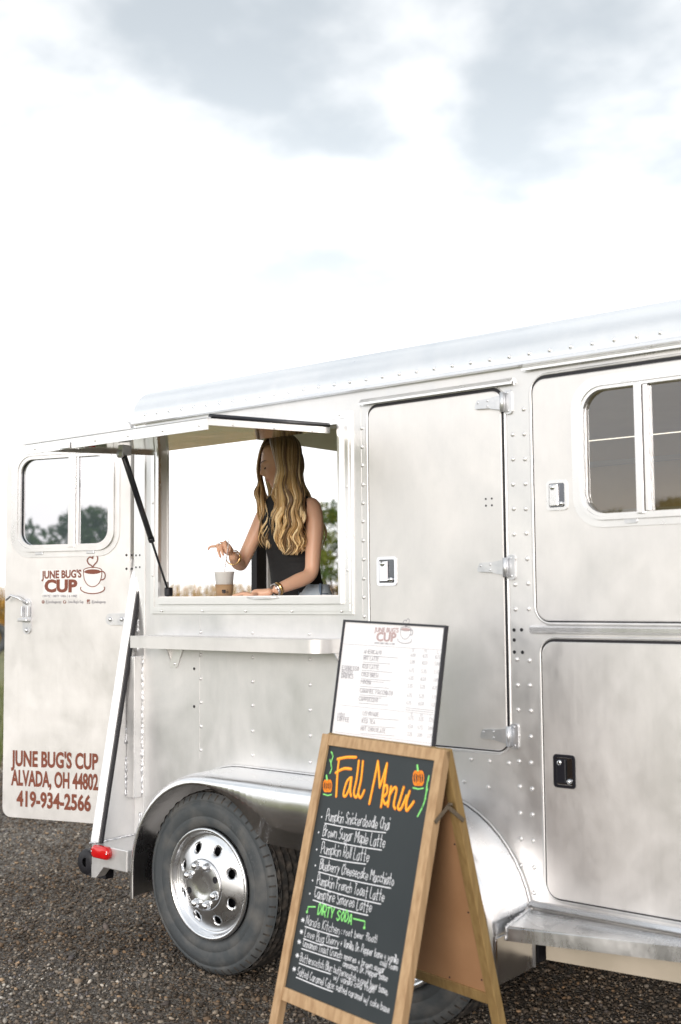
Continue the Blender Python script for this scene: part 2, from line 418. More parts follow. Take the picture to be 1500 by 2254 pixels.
def text_strokes(s, jit=0.0, straight=False):
    x = 0; out = []
    for ch in s:
        if ch == ' ': x += 4; continue
        g = GL[ch]; mxx = 0
        for st in g.split(';'):
            pts = [(int(p[0]), int(p[1])) for p in st.split()]; mxx = max(mxx, *[p[0] for p in pts])
            pts = [(x+a+random.uniform(-jit, jit), (b-2)/7+random.uniform(-jit, jit)/7) for a, b in pts]
            out.append(pts)
        x += mxx+1.7
    return out, x-1.7
def catmull(p, k=4):
    if len(p) < 3: return p
    q = [p[0]]+p+[p[-1]]; o = []
    for i in range(1, len(q)-2):
        for j in range(k):
            t = j/k; a, b, c, d = q[i-1:i+3]
            o.append(tuple(.5*(2*b[m]+(c[m]-a[m])*t+(2*a[m]-5*b[m]+4*c[m]-d[m])*t*t+(3*b[m]-a[m]-3*c[m]+d[m])*t**3) for m in (0, 1)))
    return o+[p[-1]]
def ribbon(mb, pts, wd, nrm, h=.0006):
    """a flat paint stroke through 3D points, with round ends"""
    pts = [Vector(p) for p in pts]; nrm = Vector(nrm); k = len(pts)
    if k == 1: pts = [pts[0], pts[0]+nrm.orthogonal()*wd*.05]; k = 2
    vs = []
    for i, p in enumerate(pts):
        d = pts[min(i+1, k-1)]-pts[max(i-1, 0)]
        d = d.normalized() if d.length > 1e-9 else nrm.orthogonal(); sd = d.cross(nrm).normalized()
        vs += [p+sd*wd/2+nrm*h, p-sd*wd/2+nrm*h]
    mb.add(vs, [(2*i, 2*i+1, 2*i+3, 2*i+2) for i in range(k-1)])
    for e, p in enumerate((pts[0], pts[-1])):
        a = nrm.orthogonal().normalized(); b = nrm.cross(a); hh = h*(1.15+.1*e)
        mb.add([p+nrm*hh+(a*math.cos(j*math.pi/4)+b*math.sin(j*math.pi/4))*wd/2 for j in range(8)], [tuple(range(8))])
def write(mb, s, A, B, up, cap, wd, nrm, jit=0.0, curvy=True, wob=0.0, h=.0006):
    """stroke lettering from A to B (3D), letters `cap` high along `up`"""
    A, B, up = Vector(A), Vector(B), Vector(up); st, W_ = text_strokes(s, jit); u = (B-A)/W_
    hh = h
    for k_, pts in enumerate(st):
        if curvy: pts = catmull(pts)
        hh = h*(1+.07*(k_ % 9))
        ribbon(mb, [A+u*x+up*(y*cap+wob*math.sin(x*.35)) for x, y in pts], wd, nrm, hh)
def font_mesh(s, off=0.0, shear=0.0):
    c = bpy.data.curves.new('t', 'FONT'); c.body = s; c.offset = off; c.shear = shear; c.resolution_u = 3; c.fill_mode = 'FRONT'
    o = bpy.data.objects.new('t', c); COL.objects.link(o); dg = bpy.context.evaluated_depsgraph_get()
    me = bpy.data.meshes.new_from_object(o.evaluated_get(dg)); v = [tuple(x.co) for x in me.vertices]; f = [tuple(p.vertices) for p in me.polygons]
    bpy.data.objects.remove(o); bpy.data.curves.remove(c); bpy.data.meshes.remove(me); return v, f
def print_text(mb, s, A, B, up, cap, nrm, off=0.0, h=.0008, refcap=None):
    """solid lettering fitted between A and B on the plane, capital height `cap`"""
    A, B, up, nrm = map(Vector, (A, B, up, nrm)); v, f = font_mesh(s, off)
    x0, x1 = min(p[0] for p in v), max(p[0] for p in v)
    rv, _ = font_mesh('H', off); y0, y1 = min(p[1] for p in rv), max(p[1] for p in rv)
    mb.add([A+(B-A)*((p[0]-x0)/(x1-x0))+up*((p[1]-y0)/(y1-y0)*cap)+nrm*h for p in v], f)
def cup_logo(mb_line, mb_fill, mb_white, o, ax, ay, nrm, S, lw, tall=1.0):
    """steaming cup: o = lower left of a unit box S wide, 1.4 S high"""
    o, ax, ay, nrm = map(Vector, (o, ax, ay, nrm))
    pt = lambda x, y: o+ax*x*S+ay*y*S*tall
    el = lambda cx, cy, a, b, t0, t1, n=18: [pt(cx+a*math.cos(R_(t0+(t1-t0)*i/n)), cy+b*math.sin(R_(t0+(t1-t0)*i/n))) for i in range(n+1)]
    bowl = [pt(.12+.0*i, .82) for i in range(1)]+[pt(.5+.38*math.cos(R_(180+i*10)), .78-.55*math.sin(R_(i*10))**.8 if 0 < i < 18 else .78) for i in range(19)]
    if mb_white:
        mb_white.add([p+nrm*.0004 for p in bowl+el(.5, .80, .38, .11, 0, 180)], [tuple(range(len(bowl)+19))])
        mb_white.add([p+nrm*.0003 for p in el(.5, .17, .5, .19, 0, 360)[:-1]], [tuple(range(18))])
    ribbon(mb_line, bowl, lw, nrm); ribbon(mb_line, el(.5, .80, .38, .11, 0, 360), lw, nrm, .0007)
    ribbon(mb_line, el(.88, .62, .14, .15, -110, 130), lw*1.3, nrm, .0008)
    ribbon(mb_line, el(.5, .17, .5, .18, 165, 375), lw*1.2, nrm, .0009)
    mb_fill.add([p+nrm*.001 for p in el(.5, .77, .33, .075, 0, 360)[:-1]], [tuple(range(18))])
    heart = [(.50, .90), (.56, 1.0), (.68, 1.12), (.70, 1.26), (.62, 1.36), (.52, 1.33), (.49, 1.22), (.44, 1.27), (.34, 1.26), (.27, 1.16), (.33, 1.04), (.44, .98), (.49, .93)]
    ribbon(mb_line, [pt(*p) for p in catmull(heart, 4)], lw*1.4, nrm, .0011)

# ================================================================== GROUND
def sheet(name, pts, z, m, dens=None):
    me = bpy.data.meshes.new(name); me.from_pydata([(x, y, z) for x, y in pts], [], [tuple(range(len(pts)))]); me.materials.append(m)
    o = bpy.data.objects.new(name, me); COL.objects.link(o); return kind(o)
def ground_mat(name, cols, vs, bump, nscale=.35, spread=.5, wet=.8):
    m = bpy.data.materials.new(name); m.use_nodes = True; t = m.node_tree; b = t.nodes['Principled BSDF']; b.inputs['Roughness'].default_value = wet
    b.inputs['Specular IOR Level'].default_value = .3
    tcn = t.nodes.new('ShaderNodeTexCoord'); last = None; hsum = None
    v = t.nodes.new('ShaderNodeTexVoronoi'); v.inputs['Scale'].default_value = vs; t.links.new(tcn.outputs['Object'], v.inputs['Vector'])
    n = t.nodes.new('ShaderNodeTexNoise'); n.inputs['Scale'].default_value = nscale; n.inputs['Detail'].default_value = 8; t.links.new(tcn.outputs['Object'], n.inputs['Vector'])
    sepc = t.nodes.new('ShaderNodeSeparateColor'); t.links.new(v.outputs['Color'], sepc.inputs[0])
    ad = t.nodes.new('ShaderNodeMath'); ad.operation = 'MULTIPLY_ADD'; t.links.new(sepc.outputs[0], ad.inputs[0]); ad.inputs[1].default_value = spread; t.links.new(n.outputs['Fac'], ad.inputs[2])
    rp = t.nodes.new('ShaderNodeValToRGB'); t.links.new(ad.outputs[0], rp.inputs[0]); e = rp.color_ramp.elements
    while len(e) < len(cols): e.new(.5)
    for el, (p, c) in zip(e, cols): el.position = p; el.color = (*c, 1)
    t.links.new(rp.outputs[0], b.inputs['Base Color'])
    bn = t.nodes.new('ShaderNodeBump'); bn.inputs['Strength'].default_value = bump; bn.inputs['Distance'].default_value = .012; bn.invert = True
    t.links.new(v.outputs['Distance'], bn.inputs['Height']); t.links.new(bn.outputs[0], b.inputs['Normal'])
    return m
M['gravel'] = ground_mat('gravel_bed', [(.35, (.05, .042, .034)), (.55, (.10, .085, .07)), (.8, (.16, .14, .12)), (1.0, (.26, .24, .21))], 75, .9)
M['field'] = ground_mat('grass_sod', [(.35, (.11, .125, .05)), (.6, (.19, .19, .085)), (.9, (.31, .28, .15))], 30, .4, .25, .3)
sheet('grass_field', [(-600, -600), (600, -600), (600, 600), (-600, 600)], -.006, M['field'])
edge = [(-40, -8)]+[(x, -2.1+.22*math.sin(x*1.1)+.12*math.sin(x*2.9)-.05*abs(x+2)) for x in np.arange(-12, 12, .5)]+[(40, -4), (40, 4.6)]+[(x, 4.4+.35*math.sin(x*1.3)+.2*math.sin(x*3.1)) for x in np.arange(38, -5, -.7)]
edge += [(x, 4.3-(abs(x)-5)*.42+.12*math.sin(x*2.3)+.1*math.sin(x*5.7)) for x in np.arange(-5.2, -14, -.4)]+[(-40, -4.5)]
sheet('ground', edge, 0, M['gravel'])

def stones(name, n, region, smin, smax, seed, clumps=0):
    g = np.random.default_rng(seed)
    bm = bmesh.new(); bmesh.ops.create_icosphere(bm, subdivisions=1, radius=1); bv = np.array([v.co[:] for v in bm.verts]); bf = np.array([[v.index for v in f.verts] for f in bm.faces]); bm.free()
    x0, x1, y0, y1 = region; c = np.stack([g.uniform(x0, x1, n), g.uniform(y0, y1, n)], 1)
    s = smin+(smax-smin)*g.random(n)**3.2
    q = g.normal(size=(n, 4)); q /= np.linalg.norm(q, axis=1)[:, None]; a, b, cc_, d = q.T
    Rm = np.stack([1-2*(cc_*cc_+d*d), 2*(b*cc_-a*d), 2*(b*d+a*cc_), 2*(b*cc_+a*d), 1-2*(b*b+d*d), 2*(cc_*d-a*b), 2*(b*d-a*cc_), 2*(cc_*d+a*b), 1-2*(b*b+cc_*cc_)], 1).reshape(n, 3, 3)
    sh = bv[None]*(1+g.normal(0, .24, (n, len(bv), 1)))*np.stack([g.uniform(.75, 1.2, n), g.uniform(.55, 1, n), g.uniform(.4, .75, n)], 1)[:, None, :]
    vs = np.einsum('nij,nkj->nki', Rm, sh); vs[:, :, 2] *= .75; vs *= s[:, None, None]
    vs[:, :, 0] += c[:, :1]; vs[:, :, 1] += c[:, 1:]; vs[:, :, 2] += (s*g.uniform(.05, .5, n))[:, None]
    me = bpy.data.meshes.new(name); nv = n*len(bv); nf = n*len(bf)
    me.vertices.add(nv); me.vertices.foreach_set('co', vs.astype(np.float32).ravel())
    fi = (bf[None]+(np.arange(n)*len(bv))[:, None, None]).astype(np.int32)
    me.loops.add(nf*3); me.loops.foreach_set('vertex_index', fi.ravel()); me.polygons.add(nf); me.polygons.foreach_set('loop_start', np.arange(0, nf*3, 3, dtype=np.int32))
    me.polygons.foreach_set('loop_total', np.full(nf, 3, np.int32)) if bpy.app.version < (4, 1, 0) else None
    pal = np.array([(.055, .045, .036), (.09, .072, .056), (.13, .11, .09), (.20, .18, .155), (.16, .12, .085), (.32, .29, .25), (.11, .10, .10), (.23, .16, .10)])
    pw = np.array([.24, .22, .17, .12, .10, .05, .06, .04]); k = g.choice(len(pal), n, p=pw/pw.sum())
    tint = np.ones((n, len(bv), 4), np.float32); tint[:, :, :3] = (pal[k]*np.array([1.42, 1.45, 1.46])*g.uniform(.65, 1.4, (n, 1)))[:, None, :]
    pt = np.sin(c[:, 0]*1.9+c[:, 1]*3.1+1.2*np.sin(c[:, 0]*2.3))*.5+np.sin(c[:, 0]*5.1-c[:, 1]*4.3)*.25
    kx = np.clip(.5+pt*.9, 0, 1)[:, None, None]; tint[:, :, :3] = tint[:, :, :3]*((1-kx)*np.array([.70, .62, .54])+kx*np.array([1.18, 1.20, 1.22]))
    me.update(calc_edges=True)
    at = me.color_attributes.new('tint', 'FLOAT_COLOR', 'POINT'); at.data.foreach_set('color', tint.ravel())
    me.materials.append(M['stone']); o = bpy.data.objects.new(name, me); COL.objects.link(o); o['label'] = 'brown and grey loose gravel stones covering the lot'; o['category'] = 'gravel'; kind(o, 'stuff')
    return o
stones('gravel', 92000, (-6.4, -1.0, -1.25, 2.5), .0032, .0115, 3)
stones('gravel', 2600, (-6.4, -1.2, -1.2, 2.4), .010, .021, 4)
stones('gravel', 40000, (-5.5, 1.8, -2.3, 1.2), .0042, .014, 9)
stones('gravel', 26000, (-9.6, -6.35, -.6, 3.3), .006, .019, 6)

# ================================================================== TRAILER
RX, FX, WD = -4.05, 1.30, 2.05            # rear end, front end, body width
trailer = thing('coffee_trailer', 'silver aluminium horse trailer converted to a coffee stand with open serving window', 'trailer', (0, 0, 0))
WX0, WX1, WZ0, WZ1 = -3.868, -2.805, 1.515, 2.21           # serving opening
UX0, UX1, UZ0, UZ1 = -1.752, -1.10, 1.785, 2.205            # upper door window
wb_ = MB(); holed(wb_, RX+.075, FX, .44, 2.33, [(WX0, WX1, WZ0, WZ1), (UX0-.01, UX1+.01, UZ0-.01, UZ1+.01)], 0, .03)
nrm = (0, -1, 0)
def rivets(mb, x, zs, y=0, r=.0085): [mb.dome((x+random.uniform(-.002, .002), y, z+random.uniform(-.002, .002)), nrm, r, .0055) for z in zs]
for x in (-3.609, -3.301, -2.985): rivets(wb_, x, np.arange(.86, 1.45, .102))
rivets(wb_, -2.707, np.arange(1.44, 2.24, .0735))
for x in (-2.033, -1.984): rivets(wb_, x, [z for z in np.arange(.50, 2.22, .088) if not 1.36 < z < 1.42])
for i, x in enumerate(np.arange(-2.62, -2.06, .078)): wb_.dome((x, 0, .931), nrm, .0085, .0055)
for x in np.arange(-2.36, -2.1, .10): wb_.dome((x, 0, .86-.1*(x+2.36)), nrm, .0085, .0055)
# vertical lap seams of the skin sheets
for x in (-3.616, -2.712): wb_.box((x-.004, -.0018, .82), (x, 0.001, 1.44 if x < -3 else 2.28))
side = wb_.build('side_wall', 'sheet', trailer)
for x, z in ((-3.651, 1.207), (-3.651, 1.043), (-2.042, 1.395), (-2.012, 1.396), (-2.042, 1.318), (-2.010, 1.318), (-2.042, 1.36)):
    MB().lathe([(.0001, .0), (.0065, 0)], (x, -.0012, z), nrm, 10).build('screw_hole', 'rubber', trailer)
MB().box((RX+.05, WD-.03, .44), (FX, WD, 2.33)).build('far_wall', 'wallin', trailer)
MB().box((FX-.03, .031, .44), (FX, WD-.031, 2.33)).build('front_wall', 'sheet', trailer)
MB().box((RX+.01, .032, .44), (FX-.031, WD-.032, .50)).build('floor', 'floor', trailer)
# roof: cambered cap with rounded eaves
def roof_ring(x, k=0.0):
    r = .147; pts = []
    for i in range(9):
        a = R_(90*i/8); pts.append((x, r-(r+.012)*math.cos(a), 2.352+(r-k)*math.sin(a)))
    for i in range(1, 10):
        t = i/10; pts.append((x, r+(WD-2*r)*t, 2.352+(r-k)+.035*math.sin(math.pi*t)))
    return pts+[(p[0], WD-p[1], p[2]) for p in pts[8::-1]]
rings = [roof_ring(x) for x in np.linspace(RX-.004, FX, 9)]
rf = MB().loft(rings, closed=False, smooth=True); rf.add(rings[0], [tuple(range(len(rings[0])))])
for x in np.arange(-3.965, FX, .0805): rf.dome((x, -.0105, 2.364), nrm, .0085, .007)
roof = rf.build('roof', 'roof', trailer)
db = MB()                                  # drip moulding under the eave
prof = [(0, 2.322), (-.016, 2.322), (-.022, 2.327), (-.020, 2.336), (-.014, 2.341), (-.013, 2.352), (0, 2.353)]
db.loft([[(x, p[0], p[1]) for p in prof] for x in (RX-.004, FX)], smooth=False); db.build('drip_moulding', 'bead', roof)
eb = MB()
for x in np.arange(-3.9, FX, .27): eb.box((x, .135, 2.4995), (x+.14, .165, 2.505))
eb.box((-4.0, .125, 2.494), (FX, .16, 2.5003)); eb.build('roof_seam', 'bead', roof)
MB().box((RX+.03, .03, 2.335), (FX-.03, WD-.03, 2.345)).build('ceiling', 'inside', trailer)
# interior: window rail, upper wall panel, counter, dark vertical handle
mb = MB(); mb.box((-3.0, WD-.07, 2.19), (FX-.04, WD-.031, 2.215)); mb.build('interior_rail', 'inside', trailer); mb = MB(); mb.box((-3.0, WD-.06, 1.93), (FX-.04, WD-.031, 1.955)); mb.build('interior_rail', 'inside', trailer)
mb = MB(); mb.box((-2.43, WD-.12, 1.80), (-2.40, WD-.031, 2.02), .006); mb.build('grab_handle', 'rubber', trailer); mb = MB(); mb.box((-2.06, WD-.11, 1.72), (-2.035, WD-.031, 1.95), .006); mb.build('grab_handle', 'rubber', trailer)
MB().box((-3.80, .04, 1.478), (-2.80, .42, 1.5145), .004).build('counter', 'white', trailer)
# rear frame: corner posts, header, centre post with seal
cp = MB(); cp.box((RX, .0, .30), (RX+.022, .055, 2.325)); cp.box((RX+.022, -.003, .44), (RX+.0745, .03, 2.322)); cp.box((RX+.0685, -.006, .44), (RX+.0765, -.0005, 2.32))
cp.build('corner_post', 'trim', trailer); MB().box((RX, WD-.055, .30), (RX+.05, WD, 2.325)).build('corner_post', 'trim', trailer)
MB().box((RX+.012, .056, 2.36), (RX+.05, WD-.056, 2.44)).build('rear_header', 'inside', trailer)
mb = MB(); mb.box((RX+.0, .862, .5), (RX+.045, .955, 1.835), .004); mb.build('half_door_post', 'jamb', trailer)
MB().box((RX+.0, .785, .5), (RX+.04, .8615, 1.835), .004).build('door_seal', 'rubber', trailer)
# rear sill beam, flared corner gusset
bm_ = MB(); bm_.box((RX+.0, -.236, .352), (RX+.235, WD+.236, .444), .004); 
bm_.prism([(0, 0), (.082, 0), (.032, -.052), (.0, -.056)], (RX+.0005, -.2365, .355), XA, ZA, (0, .05, 0)); sill = bm_.build('rear_sill', 'sheet', trailer)
gp = MB(); A_, B_ = Vector((RX+.004, .016, 1.70)), Vector((RX+.004, -.224, .445))
gp.add([(RX+.012, .0, 1.62), (RX+.012, -.20, .4445), (RX+.012, .0, .4445), (RX+.006, .0, 1.62), (RX+.006, -.20, .4445), (RX+.006, .0, .4445)], [(0, 1, 2), (5, 4, 3), (0, 3, 4, 1), (1, 4, 5, 2), (2, 5, 3, 0)])
gus = gp.build('corner_gusset', 'sheet', trailer)
d_ = (B_-A_).normalized(); q_ = Vector((0, d_.z, -d_.y))*-1
MB().obox(A_+Vector((-.03, 0, 0))-q_*.0, B_-A_, Vector((.052, 0, 0)), q_*.022, .003).build('gusset_edge', 'trim', gus)
MB().obox(A_+Vector((.0222, 0, -.03))+q_*.004, (B_-A_)*.975, Vector((.012, 0, 0)), q_*.014, .003).build('gusset_seal', 'rubber', gus)
wb2 = MB(); wb2.box((RX+.0125, -.052, .62), (RX+.066, -.004, 1.255), .004)
for z in (.77, 1.01): wb2.box((RX+.012, -.0535, z), (RX+.0675, -.004, z+.004))
wb2.build('wiring_box', 'sheet', gus)
wl = MB()
def weld(a, b, r=.005, step=.007):
    a, b = Vector(a), Vector(b); n = int((b-a).length/step); pts = [a+(b-a)*i/n+Vector(rng.normal(0, .0012, 3)) for i in range(n+1)]
    wl.tube(pts, [r*random.uniform(.55, 1.2) for _ in pts], 6)
weld((RX+.068, -.005, .63), (RX+.068, -.005, 1.25)); weld((RX+.013, -.055, .63), (RX+.013, -.055, .80), .004); weld((RX+.014, -.055, .86), (RX+.014, -.055, .93), .004); weld((RX+.03, -.004, 1.27), (RX+.03, -.004, 1.30)); weld((RX+.03, -.004, 1.36), (RX+.03, -.004, 1.42))
weld((RX+.014, -.19, .447), (RX+.014, -.01, .447), .006); weld((RX+.05, -.004, .49), (RX+.05, -.004, .55), .006); weld((RX-.01, -.237, .444), (RX+.03, -.237, .452), .005)
wl.build('weld_bead', 'hinge', gus)
tl = MB(); lp = rrect(-4.034, -3.912, .391, .446, .026, 7); tl.ring(lp, rrect(-4.030, -3.916, .395, .442, .023, 7), (0, -.2365, 0), XA, ZA, (0, -.012, 0)); tl_o = tl.build('tail_light', 'redlens', trailer)
cxl, czl = -3.973, .4185
def insc(k, r): return rrect(cxl-.059*k, cxl+.059*k, czl-.0255*k, czl+.0255*k, r*k, 7)
lens = MB().loft([[(p[0], y, p[1]) for p in insc(k, .025)] for k, y in ((1, -.237), (1, -.252), (.94, -.259), (.7, -.262), (.02, -.2635))], caps=False); lens.build('lens', 'redlens', tl_o)
[MB().dome((cxl+dx, -.258, czl), nrm, .0055, .004).build('lens_screw', 'chrome', tl_o) for dx in (-.049, .049)]
bp = MB(); bp.lathe([(.02, 0), (.052, .0), (.058, .012), (.058, .05), (.03, .055)], (RX-.14, -.16, .33), (0, 1, 0), 24); bp.box((RX-.14, -.158, .273), (RX-.001, -.108, .387), .004); bp.build('rubber_bumper', 'rubber', trailer)

# ---- serving window frame, awning, strut, shelf
wf = MB(); O0 = lambda a, b, c, d: [(a, c), (b, c), (b, d), (a, d)]
y1 = -.012
def frame(mb, o, i, ya, yb): mb.ring(O0(*o), O0(*i), (0, ya, 0), XA, ZA, (0, yb-ya, 0))
frame(wf, (-3.927, -2.756, 1.447, 2.250), (-3.8702, -2.8022, 1.488, 2.2095), -.0005, -.010)
frame(wf, (-3.915, -2.768, 1.459, 2.238), (-3.90, -2.783, 1.474, 2.223), -.0105, -.014)
frame(wf, (-3.8695, -2.803, 1.489, 2.209), (-3.858, -2.814, 1.518, 2.200), -.0105, -.026)
jb_ = MB(); frame(jb_, (-3.867, -2.806, 1.516, 2.2085), (-3.860, -2.812, 1.5235, 2.200), -.020, .030)
frame(jb_, (-3.8665, -2.807, 1.5165, 2.208), (-3.854, -2.818, 1.5225, 2.196), .0305, .036)
for x in np.arange(-3.85, -2.79, .26):
    for z in (1.4595, 2.238): wf.dome((x, -.0145, z), nrm, .006, .003, 6)
for z in (1.62, 1.95): wf.dome((-2.776, -.0145, z), nrm, .006, .003, 6); wf.dome((-3.908, -.0145, z), nrm, .006, .003, 6)
wfo = wf.build('serving_window_frame', 'trim', trailer)
jb_.build('window_jamb', 'jamb', trailer)
lt = MB(); lt.tube([(-3.30, -.028, 1.5165), (-3.26, -.037, 1.512), (-3.18, -.037, 1.512), (-3.13, -.028, 1.5165)], .004, 6); lt.build('pull_handle', 'trim', wfo)
HZ, AY, AZ = 2.186, -.708, 2.143
def ap(x, t, dz=0):                       # point on the awning: t 0 at hinge, 1 at lip
    return Vector((x, -.02+(AY+.02)*t, HZ+(AZ-HZ)*t+dz))
ax0, ax1 = -3.89, -2.842
aw = MB(); aw.loft([[ap(x, 0, -.006), ap(x, 1, -.006), ap(x, 1, -.0045), ap(x, 0, -.0045)] for x in (ax0+.012, ax1-.012)], smooth=False)
awn = aw.build('serving_hatch', 'mirror', trailer)
ae = MB(); h0, h1 = -.036, .004
ae.loft([[ap(x, 1.0, h0), ap(x, 1.012, h0), ap(x, 1.012, h1), ap(x, 1.0, h1)] for x in (ax0, ax1)], smooth=False)
for xa, xb in ((ax0, ax0+.0115), (ax1-.0115, ax1)): ae.loft([[ap(xa, t, -.020 if xa > -3 else -.020), ap(xb, t, -.020 if xa > -3 else -.020), ap(xb, t, h1), ap(xa, t, h1)] for t in (0.02, .9995)], smooth=False)
ae.loft([[ap(ax0+.012, t, .0), ap(ax1-.012, t, .0), ap(ax1-.012, t, .0035), ap(ax0+.012, t, .0035)] for t in (0, .999)], smooth=False)
for i in range(6): ae.dome(ap(ax0+.06+i*.19, 1.012, -.018), (0, -1, 0), .006, .003, 6)
for t in (.18, .5, .82): ae.dome(ap(ax1, t, -.014), (1, 0, 0), .006, .003, 6)
ae.build('hatch_edge', 'trim', awn)
lpb = MB(); lpb.loft([[ap(ax0-.012, 1.02, .0045), ap(ax0-.012, .99, .0045), ap(ax0-.012, .99, .0075), ap(ax0-.012, 1.02, .0075)], [ap(ax1+.006, 1.02, .0045), ap(ax1+.006, .99, .0045), ap(ax1+.006, .99, .0075), ap(ax1+.006, 1.02, .0075)]], smooth=False); lpb.build('hatch_lip', 'hinge', awn)
sl = MB(); sl.tube([ap(ax1-.002, .03, .012), ap(ax1-.002, .985, .012)], .009, 8); sl.build('hatch_seal', 'black', awn)
lk = MB(); lk.obox(ap(-3.66, 1.0, -.036)+Vector((0, -.016, 0)), (.06, 0, 0), (0, .004, 0), (0, 0, .026), .002); lk.build('catch_plate', 'chrome', awn); lk = MB(); lk.obox(ap(-3.62, .93, -.014), (.045, 0, 0), (0, -.03, 0), (0, 0, -.022), .003)
lk.obox(ap(-3.60, .86, -.010), (.10, 0, 0), (0, -.018, 0), (0, 0, -.008), .003); lk.build('hatch_latch', 'chrome', awn)
MB().obox(ap(-3.575, .885, -.019), (.022, 0, 0), (0, -.022, 0), (0, 0, -.014), .004).build('latch_button', 'redlens', awn)
st0, st1 = ap(-3.872, .50, -.035), Vector((-3.822, .004, 1.545))
# the strut end lies where the strut's line of sight meets the hatch
st0 = PL(272, 1000, ap(0, 0, -.05), (0, AZ-HZ, -(AY+.02))); st0 = Vector((-3.84, st0.y, st0.z)) if False else st0
gs = MB(); m_ = st0.lerp(st1, .585); gs.tube([st0, m_], .0125, 12); gs.lathe([(.0001, 0), (.014, 0), (.014, .02), (.0001, .02)], m_, st1-st0, 12)
gs.tube([m_, st1], .0052, 8); gs.obox(st1-Vector((.014, .015, .02)), (.03, 0, 0), (0, .03, 0), (0, 0, .04), .006); gso = gs.build('gas_strut', 'blackmetal', trailer)
kb = MB(); kb.obox(st0+Vector((-.012, -.02, -.004)), (.03, 0, 0), (0, .05, 0), (0, 0, .042), .004); kb.lathe([(.0001, 0), (.017, 0), (.017, .014), (.0001, .014)], st0+Vector((.002, -.024, 0)), (0, 1, 0), 14); kb.build("strut_bracket", "hinge", gso); kb = MB(); kb.box((st1.x-.02, st1.y-.006, st1.z-.035), (st1.x-.008, st1.y+.012, st1.z+.045), .002); kb.build('strut_bracket', 'hinge', gso)
SY = -.155
sh = MB(); pl = [(-3.895, 0), (-3.895, SY), (-2.87, SY)]+[(-2.87+.075*math.sin(R_(a)), SY+.075-.075*math.cos(R_(a))) for a in range(6, 91, 6)]+[(-2.795, 0)]
sh.prism(pl, (0, 0, 1.347), XA, YA, (0, 0, .005))
lip = [Vector((x, y, 0)) for x, y in pl]; n_ = len(pl)
lo_ = [(x, y, 1.299) for x, y in pl]; up_ = [(x, y, 1.3468) for x, y in pl]
inn = [((x-.004 if x > -3 else x+.004), min(y+.004, 0)) for x, y in pl]
sh.loft([lo_, up_, [(x, y, 1.3468) for x, y in inn], [(x, y, 1.299) for x, y in inn]], closed=False, smooth=False); sh.add([*lo_, *[(x, y, 1.299) for x, y in inn]], [(i, i+1, n_+i+1, n_+i) for i in range(n_-1)])
sho = smooth(sh.build('shelf', 'door', trailer), 30)
for x in (-3.80, -2.83):
    sb = MB(); cv = [(SY*.93, 0)]+[(SY*.93*(1-math.sin(R_(a))), -.14*(1-math.cos(R_(a)))*1.0) for a in range(15, 91, 15)]+[(0, -.14), (0, 0)]
    sb.prism([(p[0], p[1]) for p in cv], (x, -.001, 1.3465), YA, ZA, (.005, 0, 0))
    fl = [(0, 0), (.0, -.135), (.03, -.14), (.045, -.135), (.06, -.10), (.09, -.04), (.14, 0)]; sb.prism(fl, (x, -.001, 1.3462), XA, ZA, (0, -.004, 0)); sb.dome((x+.03, -.005, 1.225), nrm, .007, .004)
    sb.build('shelf_bracket', 'trim', sho)

# ---- doors on the side
def door_slab(mb_pts, hole=None):
    pass
def gasket(x0, x1, z0, z1, r, name, parent, top=.012, wd=.010):
    g = MB(); g.ring(rrect(x0-wd*.45, x1+wd, z0-wd*.55, z1+top, r+.008, 7), rrect(x0+.006, x1-.006, z0+.006, z1-.006, r, 7), (0, -.0008, 0), XA, ZA, (0, -.0035, 0)); return g.build(name, 'rubber', parent)
def bead(x0, x1, z0, z1, r, parent, wd=.018):
    g = MB(); A1 = rrect(x0-wd-.008, x1+wd+.008, z0-wd-.007, z1+wd+.012, r+.03, 7); B1 = rrect(x0-.004, x1+.0095, z0-.005, z1+.0125, r+.008, 7)
    C1 = [((a[0]+b[0])/2, (a[1]+b[1])/2) for a, b in zip(A1, B1)]
    n = len(A1); vs = [(p[0], -.0006, p[1]) for p in A1]+[(p[0], -.0062, p[1]) for p in C1]+[(p[0], -.005, p[1]) for p in B1]+[(p[0], -.0006, p[1]) for p in B1]
    g.add(vs, [(k*n+i, k*n+(i+1) % n, (k+1)*n+(i+1) % n, (k+1)*n+i) for k in range(3) for i in range(n)], True); return g.build('door_bead', 'sheet', parent)
def slab(x0, x1, z0, z1, r, hole=None, hr=.05, yf=-.0075):
    g = MB(); k = 7; o1 = rrect(x0, x1, z0, z1, r, k); o2 = rrect(x0+.003, x1-.003, z0+.003, z1-.003, r, k)
    lay = [[(p[0], -.001, p[1]) for p in o1], [(p[0], yf+.0025, p[1]) for p in o1], [(p[0], yf, p[1]) for p in o2]]
    if hole:
        h = rrect(*hole, hr, k); lay += [[(p[0], yf, p[1]) for p in h], [(p[0], .028, p[1]) for p in h]]; g.loft(lay, caps=False, smooth=False)
    else:
        g.loft(lay, caps=False, smooth=False); g.add(lay[-1], [tuple(range(len(o2)))])
    return g
